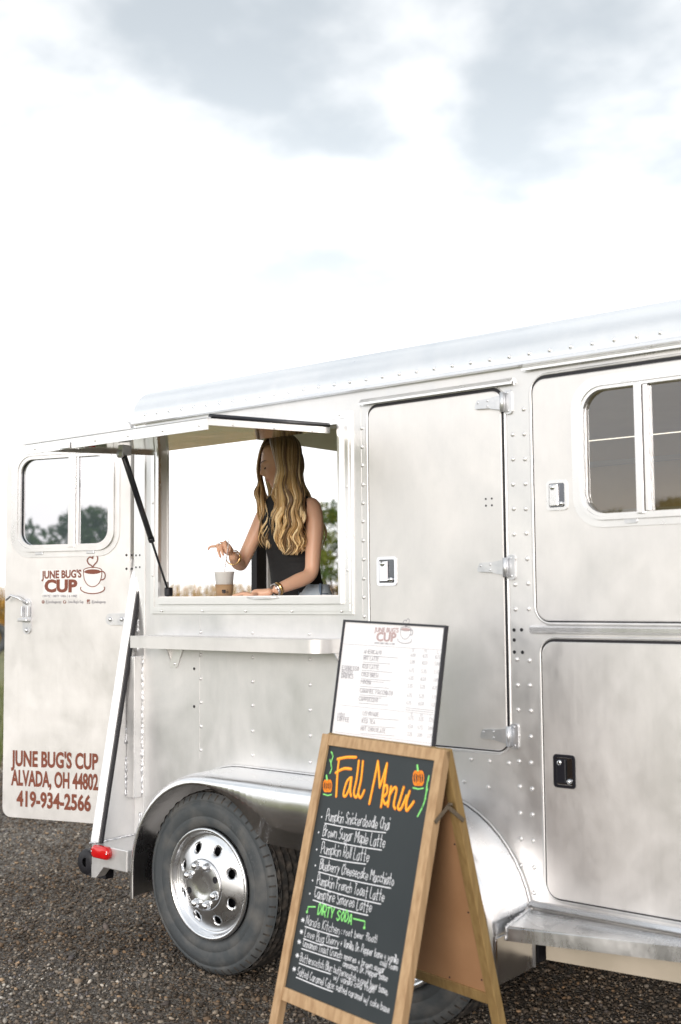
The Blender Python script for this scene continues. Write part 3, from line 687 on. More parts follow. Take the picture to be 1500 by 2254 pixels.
def flush_latch(x0, x1, z0, z1, name, parent, mcup, mpaddle, yb=-.0078):
    a = MB(); A1 = rrect(x0, x1, z0, z1, .012, 4); B1 = rrect(x0+.010, x1-.010, z0+.010, z1-.010, .006, 4); a.ring(A1, B1, (0, yb, 0), XA, ZA, (0, -.004, 0))
    a.add([(p[0], yb+.003, p[1]) for p in B1], [tuple(range(len(B1)))]); o = a.build(name, mcup, parent)
    W2, H2 = x1-x0, z1-z0
    b = MB(); b.box((x0+W2*.17, yb-.010, z0+H2*.14), (x0+W2*.60, yb-.003, z1-H2*.13), .003); b.build('latch_paddle', mpaddle, parent)
    c = MB(); c.box((x0+W2*.135, yb-.0029, z0+H2*.105), (x1-W2*.135, yb-.0022, z1-H2*.10)); c.build('latch_recess', 'darkchrome', parent)  # thin dark plate imitating the reflections within the latch
    MB().dome((x0+W2*.33, yb-.0105, z1-H2*.24), nrm, W2*.11, .005, 14).build('key_lock', 'chrome', parent); MB().dome((x1-W2*.27, yb-.0045, z0+H2*.21), nrm, W2*.12, .009, 14).build('key_lock', 'chrome', parent)
    return o
def strap_hinge(z, parent):
    a = MB(); bx = [(-.098, .012), (-.094, .020), (-.045, .022), (.0, .029), (.012, .029), (.012, -.029), (.0, -.029), (-.03, -.023), (-.045, -.018), (-.100, -.015), (-.105, -.008)]
    a.prism([(p[0]*1.0, p[1]*.9) for p in bx], (-2.073, -.0085, z), XA, ZA, (0, -.010, 0))
    a.lathe([(.0001, -.034), (.010, -.034), (.010, .034), (.0001, .034)], (-2.062, -.017, z), (0, 0, 1), 14)
    a.prism([(p[0], p[1]) for p in rrect(-.010, .022, -.044, .044, .011, 4)], (-2.052, -.0008, z), XA, ZA, (0, -.007, 0))
    for p in ((-.09, .008), (-.05, .012), (-.05, -.008)): a.dome((-2.073+p[0], -.0185, z+p[1]), nrm, .005, .0015, 8)
    for p in ((.006, .032), (.008, -.031)): a.dome((-2.052+p[0], -.008, z+p[1]), nrm, .005, .0015, 8)
    return a.build('door_hinge', 'hinge', parent)
def drip_cap(x0, x1, z, parent):
    g = MB(); p = [(0, .0), (0, .024), (-.006, .026), (-.022, .010), (-.022, .002), (-.018, .002), (-.018, .008), (-.004, .018), (-.004, .0)]
    g.loft([[(x, -.0005+a, z+b-.012) for a, b in p] for x in (x0, x1)], smooth=False); return g.build('drip_cap', 'trim', parent)
d1 = slab(-2.672, -2.074, .972, 2.250, .040).build('side_door', 'door', trailer)
gasket(-2.672, -2.074, .972, 2.250, .040, 'door_gasket', d1, .016, .007); bead(-2.672, -2.074, .972, 2.250, .040, d1, .010)
for z in (2.203, 1.615, 1.026): strap_hinge(z, d1)
flush_latch(-2.634, -2.541, 1.557, 1.667, 'door_latch', d1, 'chrome', 'chrome')
[MB().lathe([(.0001, 0), (.004, 0)], (x, -.0081, z), nrm, 8).build('screw_hole', 'rubber', d1) for x in (-2.143, -2.118) for z in (1.862, 1.838)]
drip_cap(-2.707, -2.022, 2.274, trailer); drip_cap(-1.98, -.62, 2.314, trailer)
# upper door with sliding window
ux1 = -.66
d2 = slab(-1.947, ux1, 1.428, 2.268, .045, (UX0, UX1, UZ0, UZ1), .075).build('tack_door', 'door', trailer)
gasket(-1.947, ux1, 1.428, 2.268, .045, 'door_gasket', d2, .016, .009); bead(-1.947, ux1, 1.428, 2.268, .045, d2, .010)
flush_latch(-1.897, -1.818, 1.806, 1.909, 'door_latch', d2, 'trim', 'trim')
def slide_window(x0, x1, z0, z1, mxc, parent, gl, ins='inside'):
    f = MB(); k = 7
    for (ga, ra, gb, rb, ya, yb) in ((.045, .105, .022, .088, -.0078, -.0105), (.021, .087, .010, .079, -.0078, -.019), (.0095, .0785, -.001, .072, -.0078, -.014), (.004, .073, -.002, .068, .006, .016)):
        f.ring(rrect(x0-ga, x1+ga, z0-ga, z1+ga, ra, k), rrect(x0-gb, x1+gb, z0-gb, z1+gb, rb, k), (0, ya, 0), XA, ZA, (0, yb-ya, 0))
    f.box((mxc-.013, -.022, z0-.006), (mxc+.012, .004, z1+.006), .002); f.box((mxc+.0145, -.013, z0+.002), (mxc+.03, .012, z1-.002), .002)
    fo = f.build('window_frame', 'trim', parent)
    for xx in (x0+(x1-x0)*.25, x0+(x1-x0)*.78): MB().box((xx-.02, -.0196, z1+.013), (xx+.02, -.0188, z1+.017)).build('weep_slot', 'hinge', parent); MB().prism(rrect(xx-.022, xx+.022, z0-.036, z0-.018, .007, 3), (0, -.0107, 0), XA, ZA, (0, -.004, 0)).build('window_clip', 'hinge', parent)
    g = MB()
    a = rrect(x0-.002, x1+.002, z0-.002, z1+.002, .06, k); g.add([(p[0], .0075 if p[0] < mxc else .0075, p[1]) for p in a], [tuple(range(len(a)))]); g.build('window_pane', gl, parent)
slide_window(UX0, UX1, UZ0, UZ1, -1.551, d2, 'glass')
# lower door, moulding between
d3 = slab(-1.931, ux1, .497, 1.357, .045).build('lower_door', 'door', trailer)
gasket(-1.931, ux1, .497, 1.357, .045, 'door_gasket', d3, .010, .008); bead(-1.931, ux1, .497, 1.357, .045, d3, .008)
flush_latch(-1.894, -1.812, .868, .979, 'door_latch', d3, 'blackmetal', 'blackmetal')
MB().loft([[(x, a, b) for a, b in ((-.0066, 1.385), (-.011, 1.386), (-.018, 1.392), (-.018, 1.406), (-.011, 1.411), (-.0066, 1.412))] for x in (-1.972, FX)], smooth=False).build('belt_moulding', 'bead', trailer)
MB().loft([[(x, a, b) for a, b in ((-.0005, .452), (-.014, .454), (-.020, .464), (-.012, .474), (-.0005, .476))] for x in (-1.995, FX)], smooth=False).build('base_moulding', 'bead', trailer)

# ---- fender over the tandem wheels
C1, C2, CZ, RO, RA, LY = -3.363, -2.43, .367, .440, .398, -.25
def outl(r, n=15):
    o = [(C1-r, .255)]+[(C1+r*math.cos(R_(a)), CZ+r*math.sin(R_(a))) for a in np.linspace(180, 90, n)]
    o += [(x, CZ+r) for x in np.linspace(C1, C2, 30)[1:-1]]
    return o+[(C2+r*math.cos(R_(a)), CZ+r*math.sin(R_(a))) for a in np.linspace(90, 0, n)]+[(C2+r, .255)]
def lower(n=15):
    o = [(C1-RA, .255)]+[(C1+RA*math.cos(R_(a)), CZ+RA*math.sin(R_(a))) for a in np.linspace(180, 90, n)]
    mid = (C1+C2)/2
    for x in np.linspace(C1, C2, 30)[1:-1]:
        u = x-C1 if x < mid else C2-x; half = mid-C1
        z1 = CZ+math.sqrt(max(RA**2-u*u, .0001)); z2 = .578+.35*(half-u)**2; k3 = .05
        h3 = max(0, min(1, .5+.5*(z1-z2)/k3)); o.append((x, z2*(1-h3)+z1*h3+k3*h3*(1-h3)))
    return o+[(C2+RA*math.cos(R_(a)), CZ+RA*math.sin(R_(a))) for a in np.linspace(90, 0, n)]+[(C2+RA, .255)]
fd = MB(); rings = []
for y, r in ((0.0, RO+.004), (-.008, RO), (-.10, RO), (LY+.055, RO-.001), (LY+.025, RO-.007), (LY+.008, RO-.018), (LY, RO-.032)): rings.append([(x, y, z) for x, z in outl(r)])
lw_ = lower(); rings.append([(x, LY, z) for x, z in lw_])
rings.append([(x, LY+.004, z+.002) for x, z in lw_])
# inner skin so that the sheet has thickness
rings.append([(x, LY+.010, z) for x, z in outl(RO-.034)]); rings.append([(x, LY+.03, z) for x, z in outl(RO-.014)]); rings.append([(x, 0.0, z) for x, z in outl(RO-.008)])
fd.loft(rings, closed=False, caps=False); 
fo = fd.build('fender', 'fender', trailer)
fs_ = MB(); fs_.tube([(x, -.006, z) for x, z in outl(RO+.006)], .004, 6); fs_.build('fender_seam', 'sheet', fo)
# tub behind the wheels keeps daylight out
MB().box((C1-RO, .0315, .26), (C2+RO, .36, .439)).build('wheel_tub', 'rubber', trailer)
# ---- wheels
def make_wheel(name, cx, cy, cz, R=.367, Wt=.225):
    root = bpy.data.objects.new(name, None); COL.objects.link(root); root.location = (cx, cy, cz); root.parent = trailer
    t = MB(); h = Wt/2
    prof = [(.218, -h+.022), (.224, -h+.008), (.238, -h), (.262, -h-.006), (.264, -h-.0045), (.268, -h-.0045), (.270, -h-.006), (.30, -h-.007), (.318, -h-.003), (.3195, -h+.000), (.327, -h+.001), (.329, -h-.001), (.345, -h+.010), (.358, -h+.026)]
    t.lathe(prof, (0, 0, 0), (0, 1, 0), 72)
    t.lathe([(r, -a) for r, a in prof][::-1], (0, 0, 0), (0, 1, 0), 72); ty = t.build('tyre', 'tyre', root)
    tr = MB(); n = 150; ys = [-h+.026, -h+.040, -.072, -.066, -.036, -.030, .0, .006, .036, .042, .072, h-.040, h-.026]; rings = []
    for j in range(n):
        a = 2*math.pi*j/n; ring = []
        for i, y in enumerate(ys):
            r = R-.0095+.0095*(1-(abs(y)/h)**4)
            if i in (3, 5, 7, 9): r -= .008
            if (i < 2 or i > 10) and j % 3 == 0: r -= .008
            elif j % 5 == (i % 3): r -= .004
            ring.append((math.cos(a)*r, y, math.sin(a)*r))
        rings.append(ring)
    tr.loft(rings+[rings[0]], closed=False, caps=False, smooth=False)
    # raised plain ribs near the shoulder
    rib = tr
    for j in range(56):
        a = 2*math.pi*j/56; c, s = math.cos(a), math.sin(a); t_ = Vector((-s, 0, c)); p = Vector((c*.334, -h+.0045, s*.334))
        rib.obox(p-t_*.004, t_*.007, Vector((c*.020, .015, s*.020)), Vector((0, -.003, 0)))
    tr.build('tyre_tread', 'tread', root)
    sl_ = MB()
    for word, a0 in (('NATIONAL', 70),):
        for q_i, ch in enumerate(word):
            a = R_(a0-q_i*7.2); er = Vector((math.cos(a), 0, math.sin(a))); et = Vector((math.sin(a), 0, -math.cos(a))); v_, f_ = font_mesh(ch, .02)
            c_ = er*.276+Vector((0, -h-.0066, 0)); sl_.add([c_+et*(p[0]*.040)+er*(p[1]*.042) for p in v_], f_); sl_.add([c_+et*(p[0]*.040)+er*(p[1]*.042)+Vector((0, .0012, 0)) for p in v_], f_)
    sl_.build('raised_lettering', 'sidetext', root)
    # alloy disc with hand holes
    rm = MB(); fy = -h-.002
    rm.lathe([(.205, h), (.205, -h+.03), (.210, -h+.012), (.2205, -h+.004), (.2215, -h-.006), (.215, -h-.010), (.207, -h-.007), (.203, -h+.001), (.199, -h+.010), (.196, -h+.018), (.190, -h+.0185)], (0, 0, 0), (0, 1, 0), 64)
    # dished face: rings pierced by eight oval openings
    n = 96; zr = [.190, .181, .172, .163, .154, .145, .136, .127, .118, .110, .102]
    def fyr(r): return -h+.018-.040*((.190-r)/.09)**.85
    vs = [(r*math.cos(2*math.pi*j/n), fyr(r), r*math.sin(2*math.pi*j/n)) for r in zr for j in range(n)]
    # nudge vertices round each opening so that it reads as an ellipse
    hc = [(R_(45*k+22.5)) for k in range(8)]
    fs = []
    for i in range(len(zr)-1):
        for j in range(n):
            am = 2*math.pi*(j+.5)/n; rm_ = (zr[i]+zr[i+1])/2
            inside = any((((am-c+math.pi) % (2*math.pi)-math.pi)*.145/.0205)**2+((rm_-.145)/.0185)**2 < 1 for c in hc)
            if not inside: fs.append((i*n+j, i*n+(j+1) % n, (i+1)*n+(j+1) % n, (i+1)*n+j))
    bmd = bmesh.new(); bv = [bmd.verts.new(v) for v in vs]; [bmd.faces.new([bv[i] for i in f]) for f in fs]
    bmd.normal_update()
    for v in bmd.verts:
        if v.is_boundary and .115 < math.hypot(v.co.x, v.co.z) < .178:
            a = math.atan2(v.co.z, v.co.x); c = min(hc, key=lambda c: abs((a-c+math.pi) % (2*math.pi)-math.pi)); ce = Vector((.145*math.cos(c), 0, .145*math.sin(c)))
            d = Vector((v.co.x, 0, v.co.z))-ce; er = Vector((math.cos(c), 0, math.sin(c))); et = Vector((-math.sin(c), 0, math.cos(c)))
            ph = math.atan2(d.dot(er), d.dot(et)); q = ce+er*.0185*math.sin(ph)+et*.0200*math.cos(ph); r = math.hypot(q.x, q.z); v.co = (q.x, fyr(r), q.z)
    bmesh.ops.delete(bmd, geom=[v for v in bmd.verts if not v.link_faces], context='VERTS')
    be = [e for e in bmd.edges if e.is_boundary and .115 < math.hypot(*(e.verts[0].co.xz)) < .178]
    ex = bmesh.ops.extrude_edge_only(bmd, edges=be)['geom']
    for g_ in ex:
        if isinstance(g_, bmesh.types.BMVert): g_.co.y += .014
    rm.bm(bmd, True)
    HBY = fyr(.102)
    rm.lathe([(.102, HBY), (.100, HBY-.006), (.095, HBY-.009), (.07, HBY-.0105), (.055, HBY-.010), (.045, HBY-.006), (.03, HBY-.0045), (.0001, HBY-.004)], (0, 0, 0), (0, 1, 0), 48)
    rm.build('rim', 'rim', root)
    dk = MB(); dk.lathe([(.0001, -h+.05), (.204, -h+.05)], (0, 0, 0), (0, 1, 0), 40); dk.build('brake_drum', 'rubber', root)
    for k in range(8):
        a = R_(45*k+22.5); p = (.0795*math.cos(a), HBY-.0095, .0795*math.sin(a))
        if k in (0, 4): MB().lathe([(.0001, 0), (.0135, 0)], Vector(p)+Vector((0, -.0016, 0)), (0, -1, 0), 16).build('lug_hole', 'rubber', root); continue
        MB().lathe([(.0185, -.002), (.0185, .004), (.0165, .007), (.0158, .013), (.0135, .020), (.008, .0245), (.0001, .026)], p, (0, -1, 0), 12).build('lug_nut', 'rim', root)
    return root
def dupw(root, loc, rz=0):
    r = root.copy(); COL.objects.link(r); r.location = loc; r.rotation_euler = (0, R_(17), rz)
    for ch in list(root.children): c = ch.copy(); COL.objects.link(c); c.parent = r
    return r
w1 = make_wheel('wheel', C1, -.088, CZ); dupw(w1, (C2, -.088, CZ)); dupw(w1, (C1, WD+.085, CZ), math.pi); dupw(w1, (C2, WD+.085, CZ), math.pi)
# far fender, plain and out of the picture, closes the body on the other side
fo2 = fo.copy(); COL.objects.link(fo2); fo2.parent = trailer; fo2.scale = (1, -1, 1); fo2.location = (0, WD, 0)
# ---- running board and the painted frame rail under it
sp = MB(); top = [(-1.990, -.0215), (-1.952, -.244), (-1.418, -.114), (-1.0, -.024), (-.9, -.0215)]
def rail(poly, z0, z1): a = MB(); a.prism(poly, (0, 0, z0), XA, YA, (0, 0, z1-z0)); return a
n5 = len(top); bm5 = bmesh.new(); a5 = [bm5.verts.new((x, y, .404)) for x, y in top]; b5 = [bm5.verts.new((x, y, .450)) for x, y in top]
bm5.faces.new(a5[::-1]); bm5.faces.new(b5); [bm5.faces.new((a5[i], a5[(i+1) % n5], b5[(i+1) % n5], b5[i])) for i in range(n5)]
bmesh.ops.bevel(bm5, geom=[e for e in bm5.edges if all(v in b5 for v in e.verts)], offset=.006, segments=3, affect='EDGES'); sp.bm(bm5)
spo = sp.build('running_board', 'step', trailer); smooth(spo, 35)
wl2 = MB(); pts = [Vector((-1.986+.038*t, -.03-.21*t, .452)) for t in np.linspace(0, 1, 40)]+[Vector((-1.951, -.246, z)) for z in np.linspace(.45, .405, 8)]
wl2.tube([p+Vector(rng.normal(0, .001, 3)) for p in pts], [random.uniform(.003, .0065) for _ in pts], 6); wl2.build('weld_bead', 'hinge', spo)
fr_ = MB(); fr_.prism([(-1.985, .10), (-1.965, .04), (-1.50, .09), (-.7, .16), (-.7, .22), (-1.985, .20)], (0, 0, .272), XA, YA, (0, 0, .131)); fr_.build('frame_rail', 'soil', trailer)
MB().box((C2+RO-.001, -.244, .255), (C2+RO+.004, -.002, .404)).build('mud_flap', 'fender', trailer)
ax_ = MB()
for x in (C1, C2): ax_.tube([(x, .05, CZ), (x, WD-.05, CZ)], .04, 10)
for y in (.45, WD-.45): ax_.box((RX+.5, y-.04, .335), (FX, y+.04, .437))
ax_.build('axle', 'rubber', trailer)

# ---- rear door, swung out 107 degrees on the near corner
DH = Vector((RX-.012, 0.0, 0)); aD = R_(107); DX = Vector((-math.sin(aD), math.cos(aD), 0)); DN = Vector((DX.y, -DX.x, 0))*1.0     # DN points away from the camera
DF = -DN
def dp(px, py): v = PL(px, py, DH, DN)-DH; return v.dot(DX), v.z
LXD = -DX                                                    # reading direction across the door's outside
def dv(d, z, out=0.0): return DH+DX*d+ZA*z+DF*out
g = MB(); k = 7; o1 = rrect(.012, .722, .479, 2.353, .045, k); hx0, hx1 = .118, .640; wz0, wz1 = 1.765, 2.205
hole = rrect(hx0, hx1, wz0, wz1, .075, k)
lay = [[dv(p[0], p[1], -.032) for p in o1], [dv(p[0], p[1], -.002) for p in o1], [dv(p[0]*(.994)+.002, p[1], 0) for p in o1], [dv(p[0], p[1], 0) for p in hole], [dv(p[0], p[1], -.032) for p in hole], [dv(p[0], p[1], -.032) for p in o1]]
g.loft(lay, caps=False, smooth=False); rd = g.build('rear_door', 'door', trailer)
a0 = dp(52, 1110)[0]; a1 = dp(267, 1110)[0]; z1_ = dp(160, 1012)[1]; z0_ = dp(160, 1202)[1]
f = MB()
for ga, ra, gb, rb, ya, yb in ((.048, .11, .022, .088, .0005, .004), (.021, .087, .004, .075, .0005, .014), (.0035, .0745, -.012, .066, .0005, .010), (.0, .073, -.010, .06, -.03, -.012)):
    A1 = rrect(hx0-ga, hx1+ga, wz0-ga, wz1+ga, ra, k); B1 = rrect(hx0-gb, hx1+gb, wz0-gb, wz1+gb, rb, k)
    f.ring(A1, B1, DH+DF*ya, DX, ZA, DF*(yb-ya))
mdx = dp(161, 1110)[0]; f.obox(dv(mdx-.018, wz0-.004, -.002), DX*.036, ZA*(wz1-wz0+.008), DF*.016, .002); f.obox(dv(mdx-.032, wz0, -.012), DX*.013, ZA*(wz1-wz0), DF*.016, .002)
f.build('window_frame', 'trim', rd)
g = MB(); pp = rrect(hx0-.002, hx1+.002, wz0-.002, wz1+.002, .066, k); g.add([dv(p[0], p[1], -.008) for p in pp], [tuple(range(len(pp)))]); g.build('window_pane', 'glass_r', rd)
for d in (hx0+.11, hx1-.12): MB().obox(dv(d-.02, wz1+.016, .0146), DX*.04, ZA*.004, DF*.0006).build('weep_slot', 'hinge', rd); MB().obox(dv(d-.022, wz0-.036, .0042), DX*.044, ZA*.016, DF*.004, .002).build('window_clip', 'hinge', rd)
def T3(px, py, out=.0006): v = dp(px, py); return dv(v[0], v[1], out)
UPD = ZA
big = MB()
for s, (ax, ay), (bx, by), cp_ in (("JUNE BUG'S CUP", (25, 1686), (216.7, 1695), .0), ("ALVADA, OH 44802", (25, 1728.4), (216.7, 1740), 0), ("419-934-2566", (37, 1774.4), (200.6, 1786.7), 0)):
    A1, B1 = T3(ax, ay), T3(bx, by); print_text(big, s, A1, B1, UPD, (T3(ax, ay-35).z-A1.z), DF, .034)
big.build('address_lettering', 'brown', rd)
lg, lf, lwh = MB(), MB(), MB()
print_text(lg, "JUNE BUG'S", T3(92, 1274.2), T3(180, 1271.5), UPD, T3(92, 1257).z-T3(92, 1274.5).z, DF, .035)
print_text(lg, "CUP", T3(98.5, 1304), T3(171, 1304), UPD, T3(98.5, 1275.5).z-T3(98.5, 1304).z, DF, .05)
for (x, y, w_) in ((98.6, 1303.5, 0), ):
    pass
oL = T3(178, 1306); S_ = (T3(231, 1306)-oL).length; cup_logo(lg, lf, lwh, oL, (T3(231, 1306)-oL).normalized(), ZA, DF, S_, .0042)
wpoly = [T3(*p, .0003) for p in ((88, 1278), (90, 1254), (183, 1254), (184, 1306), (175, 1308), (175, 1317), (92, 1317), (92, 1307), (96, 1306), (97, 1279))]
lwh.add(wpoly, [tuple(range(len(wpoly)))])
lg.v += []; lo2 = lg.build('logo_print', 'brown', rd); lf.build('coffee_print', 'brown', rd); lwh.build('logo_sticker', 'vinylwhite', rd)
sm = MB(); write(sm, 'COFFEE | DIRTY SODA | & MORE', T3(94.5, 1314.5, .0012), T3(171, 1314.5, .0012), UPD, .011, .0022, DF, curvy=False)
for s, xa, xb in (('@junebugscup', 102, 135), ("June Bug's Cup", 150, 184), ('@junebugscup', 203, 233)): write(sm, s, T3(xa, 1327.3), T3(xb, 1327.3), UPD, .013, .0016, DF)
sm.build('small_print', 'greyprint', rd)
ic = MB()
for x in (95.5, 143): ic.add([T3(x, 1325)+LXD*(.0085*math.cos(t))+ZA*(.0085*math.sin(t)) for t in np.linspace(0, 6.28, 15)[:-1]], [tuple(range(14))])
o_ = T3(192, 1329); ic.add([o_, o_+LXD*.017, o_+LXD*.017+ZA*.02, o_+ZA*.02], [(0, 1, 2, 3)]); ic.build('social_icon', 'brown', rd)
iw = MB(); write(iw, 'f', T3(142.2, 1327.6, .0012), T3(144.6, 1327.6, .0012), UPD, .011, .003, DF); write(iw, 'J', T3(194, 1327.5, .0012), T3(197, 1327.5, .0012), UPD, .010, .003, DF)
c_ = T3(95.5, 1325, .0012); ribbon(iw, [c_+LXD*(.0045*math.cos(t))+ZA*(.0045*math.sin(t)) for t in np.linspace(0, 6.28, 13)], .0014, DF); iw.build('icon_mark', 'vinylwhite', rd)
# cam latch on the free edge
lc = MB(); o_ = T3(61, 1355, 0)
lc.prism(rrect(-.024, .024, -.088, .082, .024, 5), o_, DX, ZA, DF*.006); lc.dome(o_+ZA*.062+DF*.006, DF, .012, .008); lc.dome(o_-ZA*.07+DF*.006, DF, .012, .008)
lc.obox(o_+DX*.014-ZA*.005+DF*.007, DX*.008, ZA*.05, DF*.02, .002); lc.obox(o_-DX*.022-ZA*.005+DF*.007, DX*.008, ZA*.05, DF*.02, .002); lc.obox(o_+DX*.035-ZA*.028+DF*.004, DX*-.055, ZA*.016, DF*.03, .004)
hp = [o_+ZA*.062+DF*.018, o_+DX*.035+ZA*.085+DF*.022, o_+DX*.075+ZA*.098+DF*.03, o_+DX*.10+ZA*.075+DF*.034]; lc.tube(hp, [.013, .012, .013, .010], 8, flat=.5); lc.build('cam_latch', 'hinge', rd)
sh_ = MB(); o_ = T3(262, 1363, 0); sh_.prism(rrect(-.09, .068, -.027, .027, .026, 5), o_, DX, ZA, DF*.007)
for d in (.042, -.02): sh_.dome(o_+DX*d+DF*.007, DF, .011, .008)
sh_.build('strap_hinge', 'hinge', rd)
for px, py in ((279, 1222), (291, 1222), (279, 1252), (291, 1252)): MB().lathe([(.0001, 0), (.006, 0)], T3(px, py, .001), DF, 8).build('screw_hole', 'rubber', rd)
[MB().lathe([(.0001, 0), (.005, 0)], (x, -.0036, z), nrm, 8).build('screw_hole', 'rubber', trailer) for x in (-4.034, -4.008) for z in (1.715, 1.66)]

# ================================================================== SANDWICH BOARD AND MENU FRAME
ZT = 1.06
TL_, TR_ = G(709.5, 1614, ZT), G(979, 1650, ZT); BW = (TR_-TL_).length; BU = (TR_-TL_).normalized(); BN = Vector((BU.y, -BU.x, 0))   # BN faces the viewer
if BN.y > 0: BN = -BN
al = R_(14.5); DDN = (BN*math.sin(al)-ZA*math.cos(al)); FN = (BN*math.cos(al)+ZA*math.sin(al)); BL = ZT/math.cos(al)
DDB = (-BN*math.sin(al)-ZA*math.cos(al)); FNB = (-BN*math.cos(al)+ZA*math.sin(al))
def bpt(px, py, out=0.0):                # pixel onto the chalkboard face
    return PL(px, py, TL_+FN*(-.010), FN)+FN*out
sgn = thing('sandwich_board', 'wooden A-frame chalkboard with handwritten orange title and two small pumpkins, standing before the fender', 'sandwich board', (TL_.x+BU.x*BW/2, TL_.y+BU.y*BW/2, 0))
SI = Matrix.Translation(-sgn.location)
def sput(mb, name, m, parent=None, **k):
    o = mb.build(name, m, parent or sgn)
    if parent is None: o.data.transform(SI)
    else: o.data.transform(SI)
    return o
LW, LT = .036, .030
for s0, nm in ((0, 'leg'), (BW-LW, 'leg')):
    sput(MB().obox(TL_+BU*s0-FN*LT, BU*LW, DDN*BL, FN*LT, .0025), nm, 'wood')
r1 = .036; sput(MB().obox(TL_+BU*(LW+.0005)-FN*LT, BU*(BW-2*LW-.001), DDN*r1, FN*(LT-.002), .002), 'top_rail', 'wood')
tb = (bpt(625, 2178)-TL_).dot(DDN)-.01
sput(MB().obox(TL_+BU*(LW+.0005)-FN*LT+DDN*tb, BU*(BW-2*LW-.001), DDN*.040, FN*(LT-.002), .002), 'bottom_rail', 'wood')
sput(MB().obox(TL_+BU*(LW-.002)-FN*.017+DDN*(r1-.002), BU*(BW-2*LW+.004), DDN*(tb-r1+.004), FN*.007), 'chalkboard', 'board')
OB = TL_-BN*.034
for s0 in (0, BW-LW): sput(MB().obox(OB+BU*s0-FNB*LT, BU*LW, DDB*BL, FNB*LT, .0025), 'back_leg', 'woodback')
for t0, nm in ((0, 'back_top_rail'), (tb-.02, 'back_bottom_rail')): sput(MB().obox(OB+BU*(LW+.0005)-FNB*LT+DDB*t0, BU*(BW-2*LW-.001), DDB*.036, FNB*(LT-.002), .002), nm, 'woodback')
sput(MB().obox(OB+BU*(LW-.002)-FNB*.024+DDB*(r1-.002), BU*(BW-2*LW+.004), DDB*(tb-r1-.014), FNB*.006), 'back_panel', 'mdf')
nl = MB()
for t in (.3, .52, .74, .86): nl.dome(OB+BU*(BW-LW-.010)+DDB*t-FNB*.0245, -FNB, .003, .003, 6)
for s in (.2, .38): nl.dome(OB+BU*s+DDB*(tb-.03)-FNB*.0245, -FNB, .003, .003, 6)
sput(nl, 'nail_head', 'rubber')
# folding brace on the near side
b0 = TL_+BU*(BW+.002)-FN*.014+DDN*.205; b1 = OB+BU*(BW+.002)-FNB*.014+DDB*.205; bmid = (b0+b1)/2+ZA*.040
br = MB()
for p, q in ((b0, bmid), (b1, bmid)):
    d = (q-p).normalized(); br.obox(p-d*.008-ZA*.006, d*((q-p).length+.012), BU*.003, ZA.cross(BU)*0+d.cross(BU).normalized()*-.013, .001)
br.dome(bmid+BU*.004, BU, .005, .005); sput(br, 'folding_brace', 'bronze')
# handwriting
cw, co, cy, cg = MB(), MB(), MB(), MB()
UPB = -DDN
def hand(mb, s, a, b, cap_px, wd=.0021, wob=.002, jit=.11):
    A1, B1 = bpt(*a), bpt(*b); cap = (bpt(a[0]+cap_px*.10, a[1]-cap_px)-A1).dot(UPB); write(mb, s, A1, B1, UPB, cap, wd, FN, jit, True, wob, .0008)
def und(mb, a, b, wd=.0030, sag=.003):
    A1, B1 = bpt(*a), bpt(*b); ribbon(mb, [A1.lerp(B1, t)-UPB*(sag*math.sin(t*3.1)) for t in np.linspace(0, 1, 12)], wd, FN, .0008)
LN = [("Pumpkin Snickerdoodle Chai", (718, 1806), (856, 1827), 27), ("Brown Sugar Maple Latte", (711, 1840), (847, 1865), 27), ("Pumpkin Roll Latte", (707, 1878), (812, 1896), 27),
      ("Blueberry Cheesecake Macchiato", (704, 1913), (867, 1949), 25), ("Pumpkin French Toast Latte", (698, 1946), (845, 1984), 25), ("Campfire Smores Latte", (692, 1975), (817, 2009), 26)]
for s, a, b, c in LN:
    hand(cw, s, a, b, c-2.5); und(cw, (a[0]-2, a[1]+6), (b[0]-6, b[1]+6)); d0 = bpt(a[0]-9, a[1]-8); ribbon(cw, [d0], .006, FN)
for s, a, b, c, u0 in (("Nana's Kitchen", (674, 2034), (747, 2057), 24, 1), (": root beer float!", (752, 2056), (829, 2075), 20, 0), ("Love Bug", (671, 2061), (712, 2076), 23, 1), (": Cherry", (713, 2074), (746, 2083), 22, 1),
      ("+ Vanilla, Dr. Pepper base + vanilla", (750, 2082), (876, 2121), 21, 0), ("cold foam", (837, 2124), (875, 2137), 18, 0), ("Cinnamon Toast Crunch", (667, 2083), (751, 2110), 21, 1), (": smores + brown sugar", (753, 2109), (846, 2143), 19, 0),
      ("cinnamon, Dr. Pepper base", (755, 2127), (853, 2160), 19, 0), ("Butterscotch Blur", (661, 2115), (730, 2139), 22, 1), (": butterscotch + root beer base,", (731, 2138), (854, 2190), 20, 0), ("w/ vanilla cold foam", (735, 2157), (824, 2186), 19, 0),
      ("Salted Caramel Cake", (655, 2146), (734, 2178), 22, 1), (": salted caramel w/ coke base", (736, 2177), (857, 2230), 20, 0)):
    hand(cw, s, a, b, c-4, .0017, .001, .10)
    if u0: und(cw, (a[0]-2, a[1]+5), (b[0]-1, b[1]+5), .0030, .001)
for x, y in ((667, 2026), (664, 2052), (659, 2074), (655, 2104), (648, 2134)): hand(cw, '*', (x-4, y+4), (x+3, y+6), 14, .003, 0, .1)
hand(cg, 'DIRTY SODA', (700, 2012), (774, 2033), 22, .0042)
for ln in (((677, 2007), (679, 1996), (695, 1996)), ((779, 2022), (804, 2028), (803, 2042))):
    ribbon(cg, [bpt(*p) for p in ln], .0042, FN); ribbon(cg, [bpt(*ln[0] if ln[0][0] < 690 else ln[-1])], .009, FN, .0009)
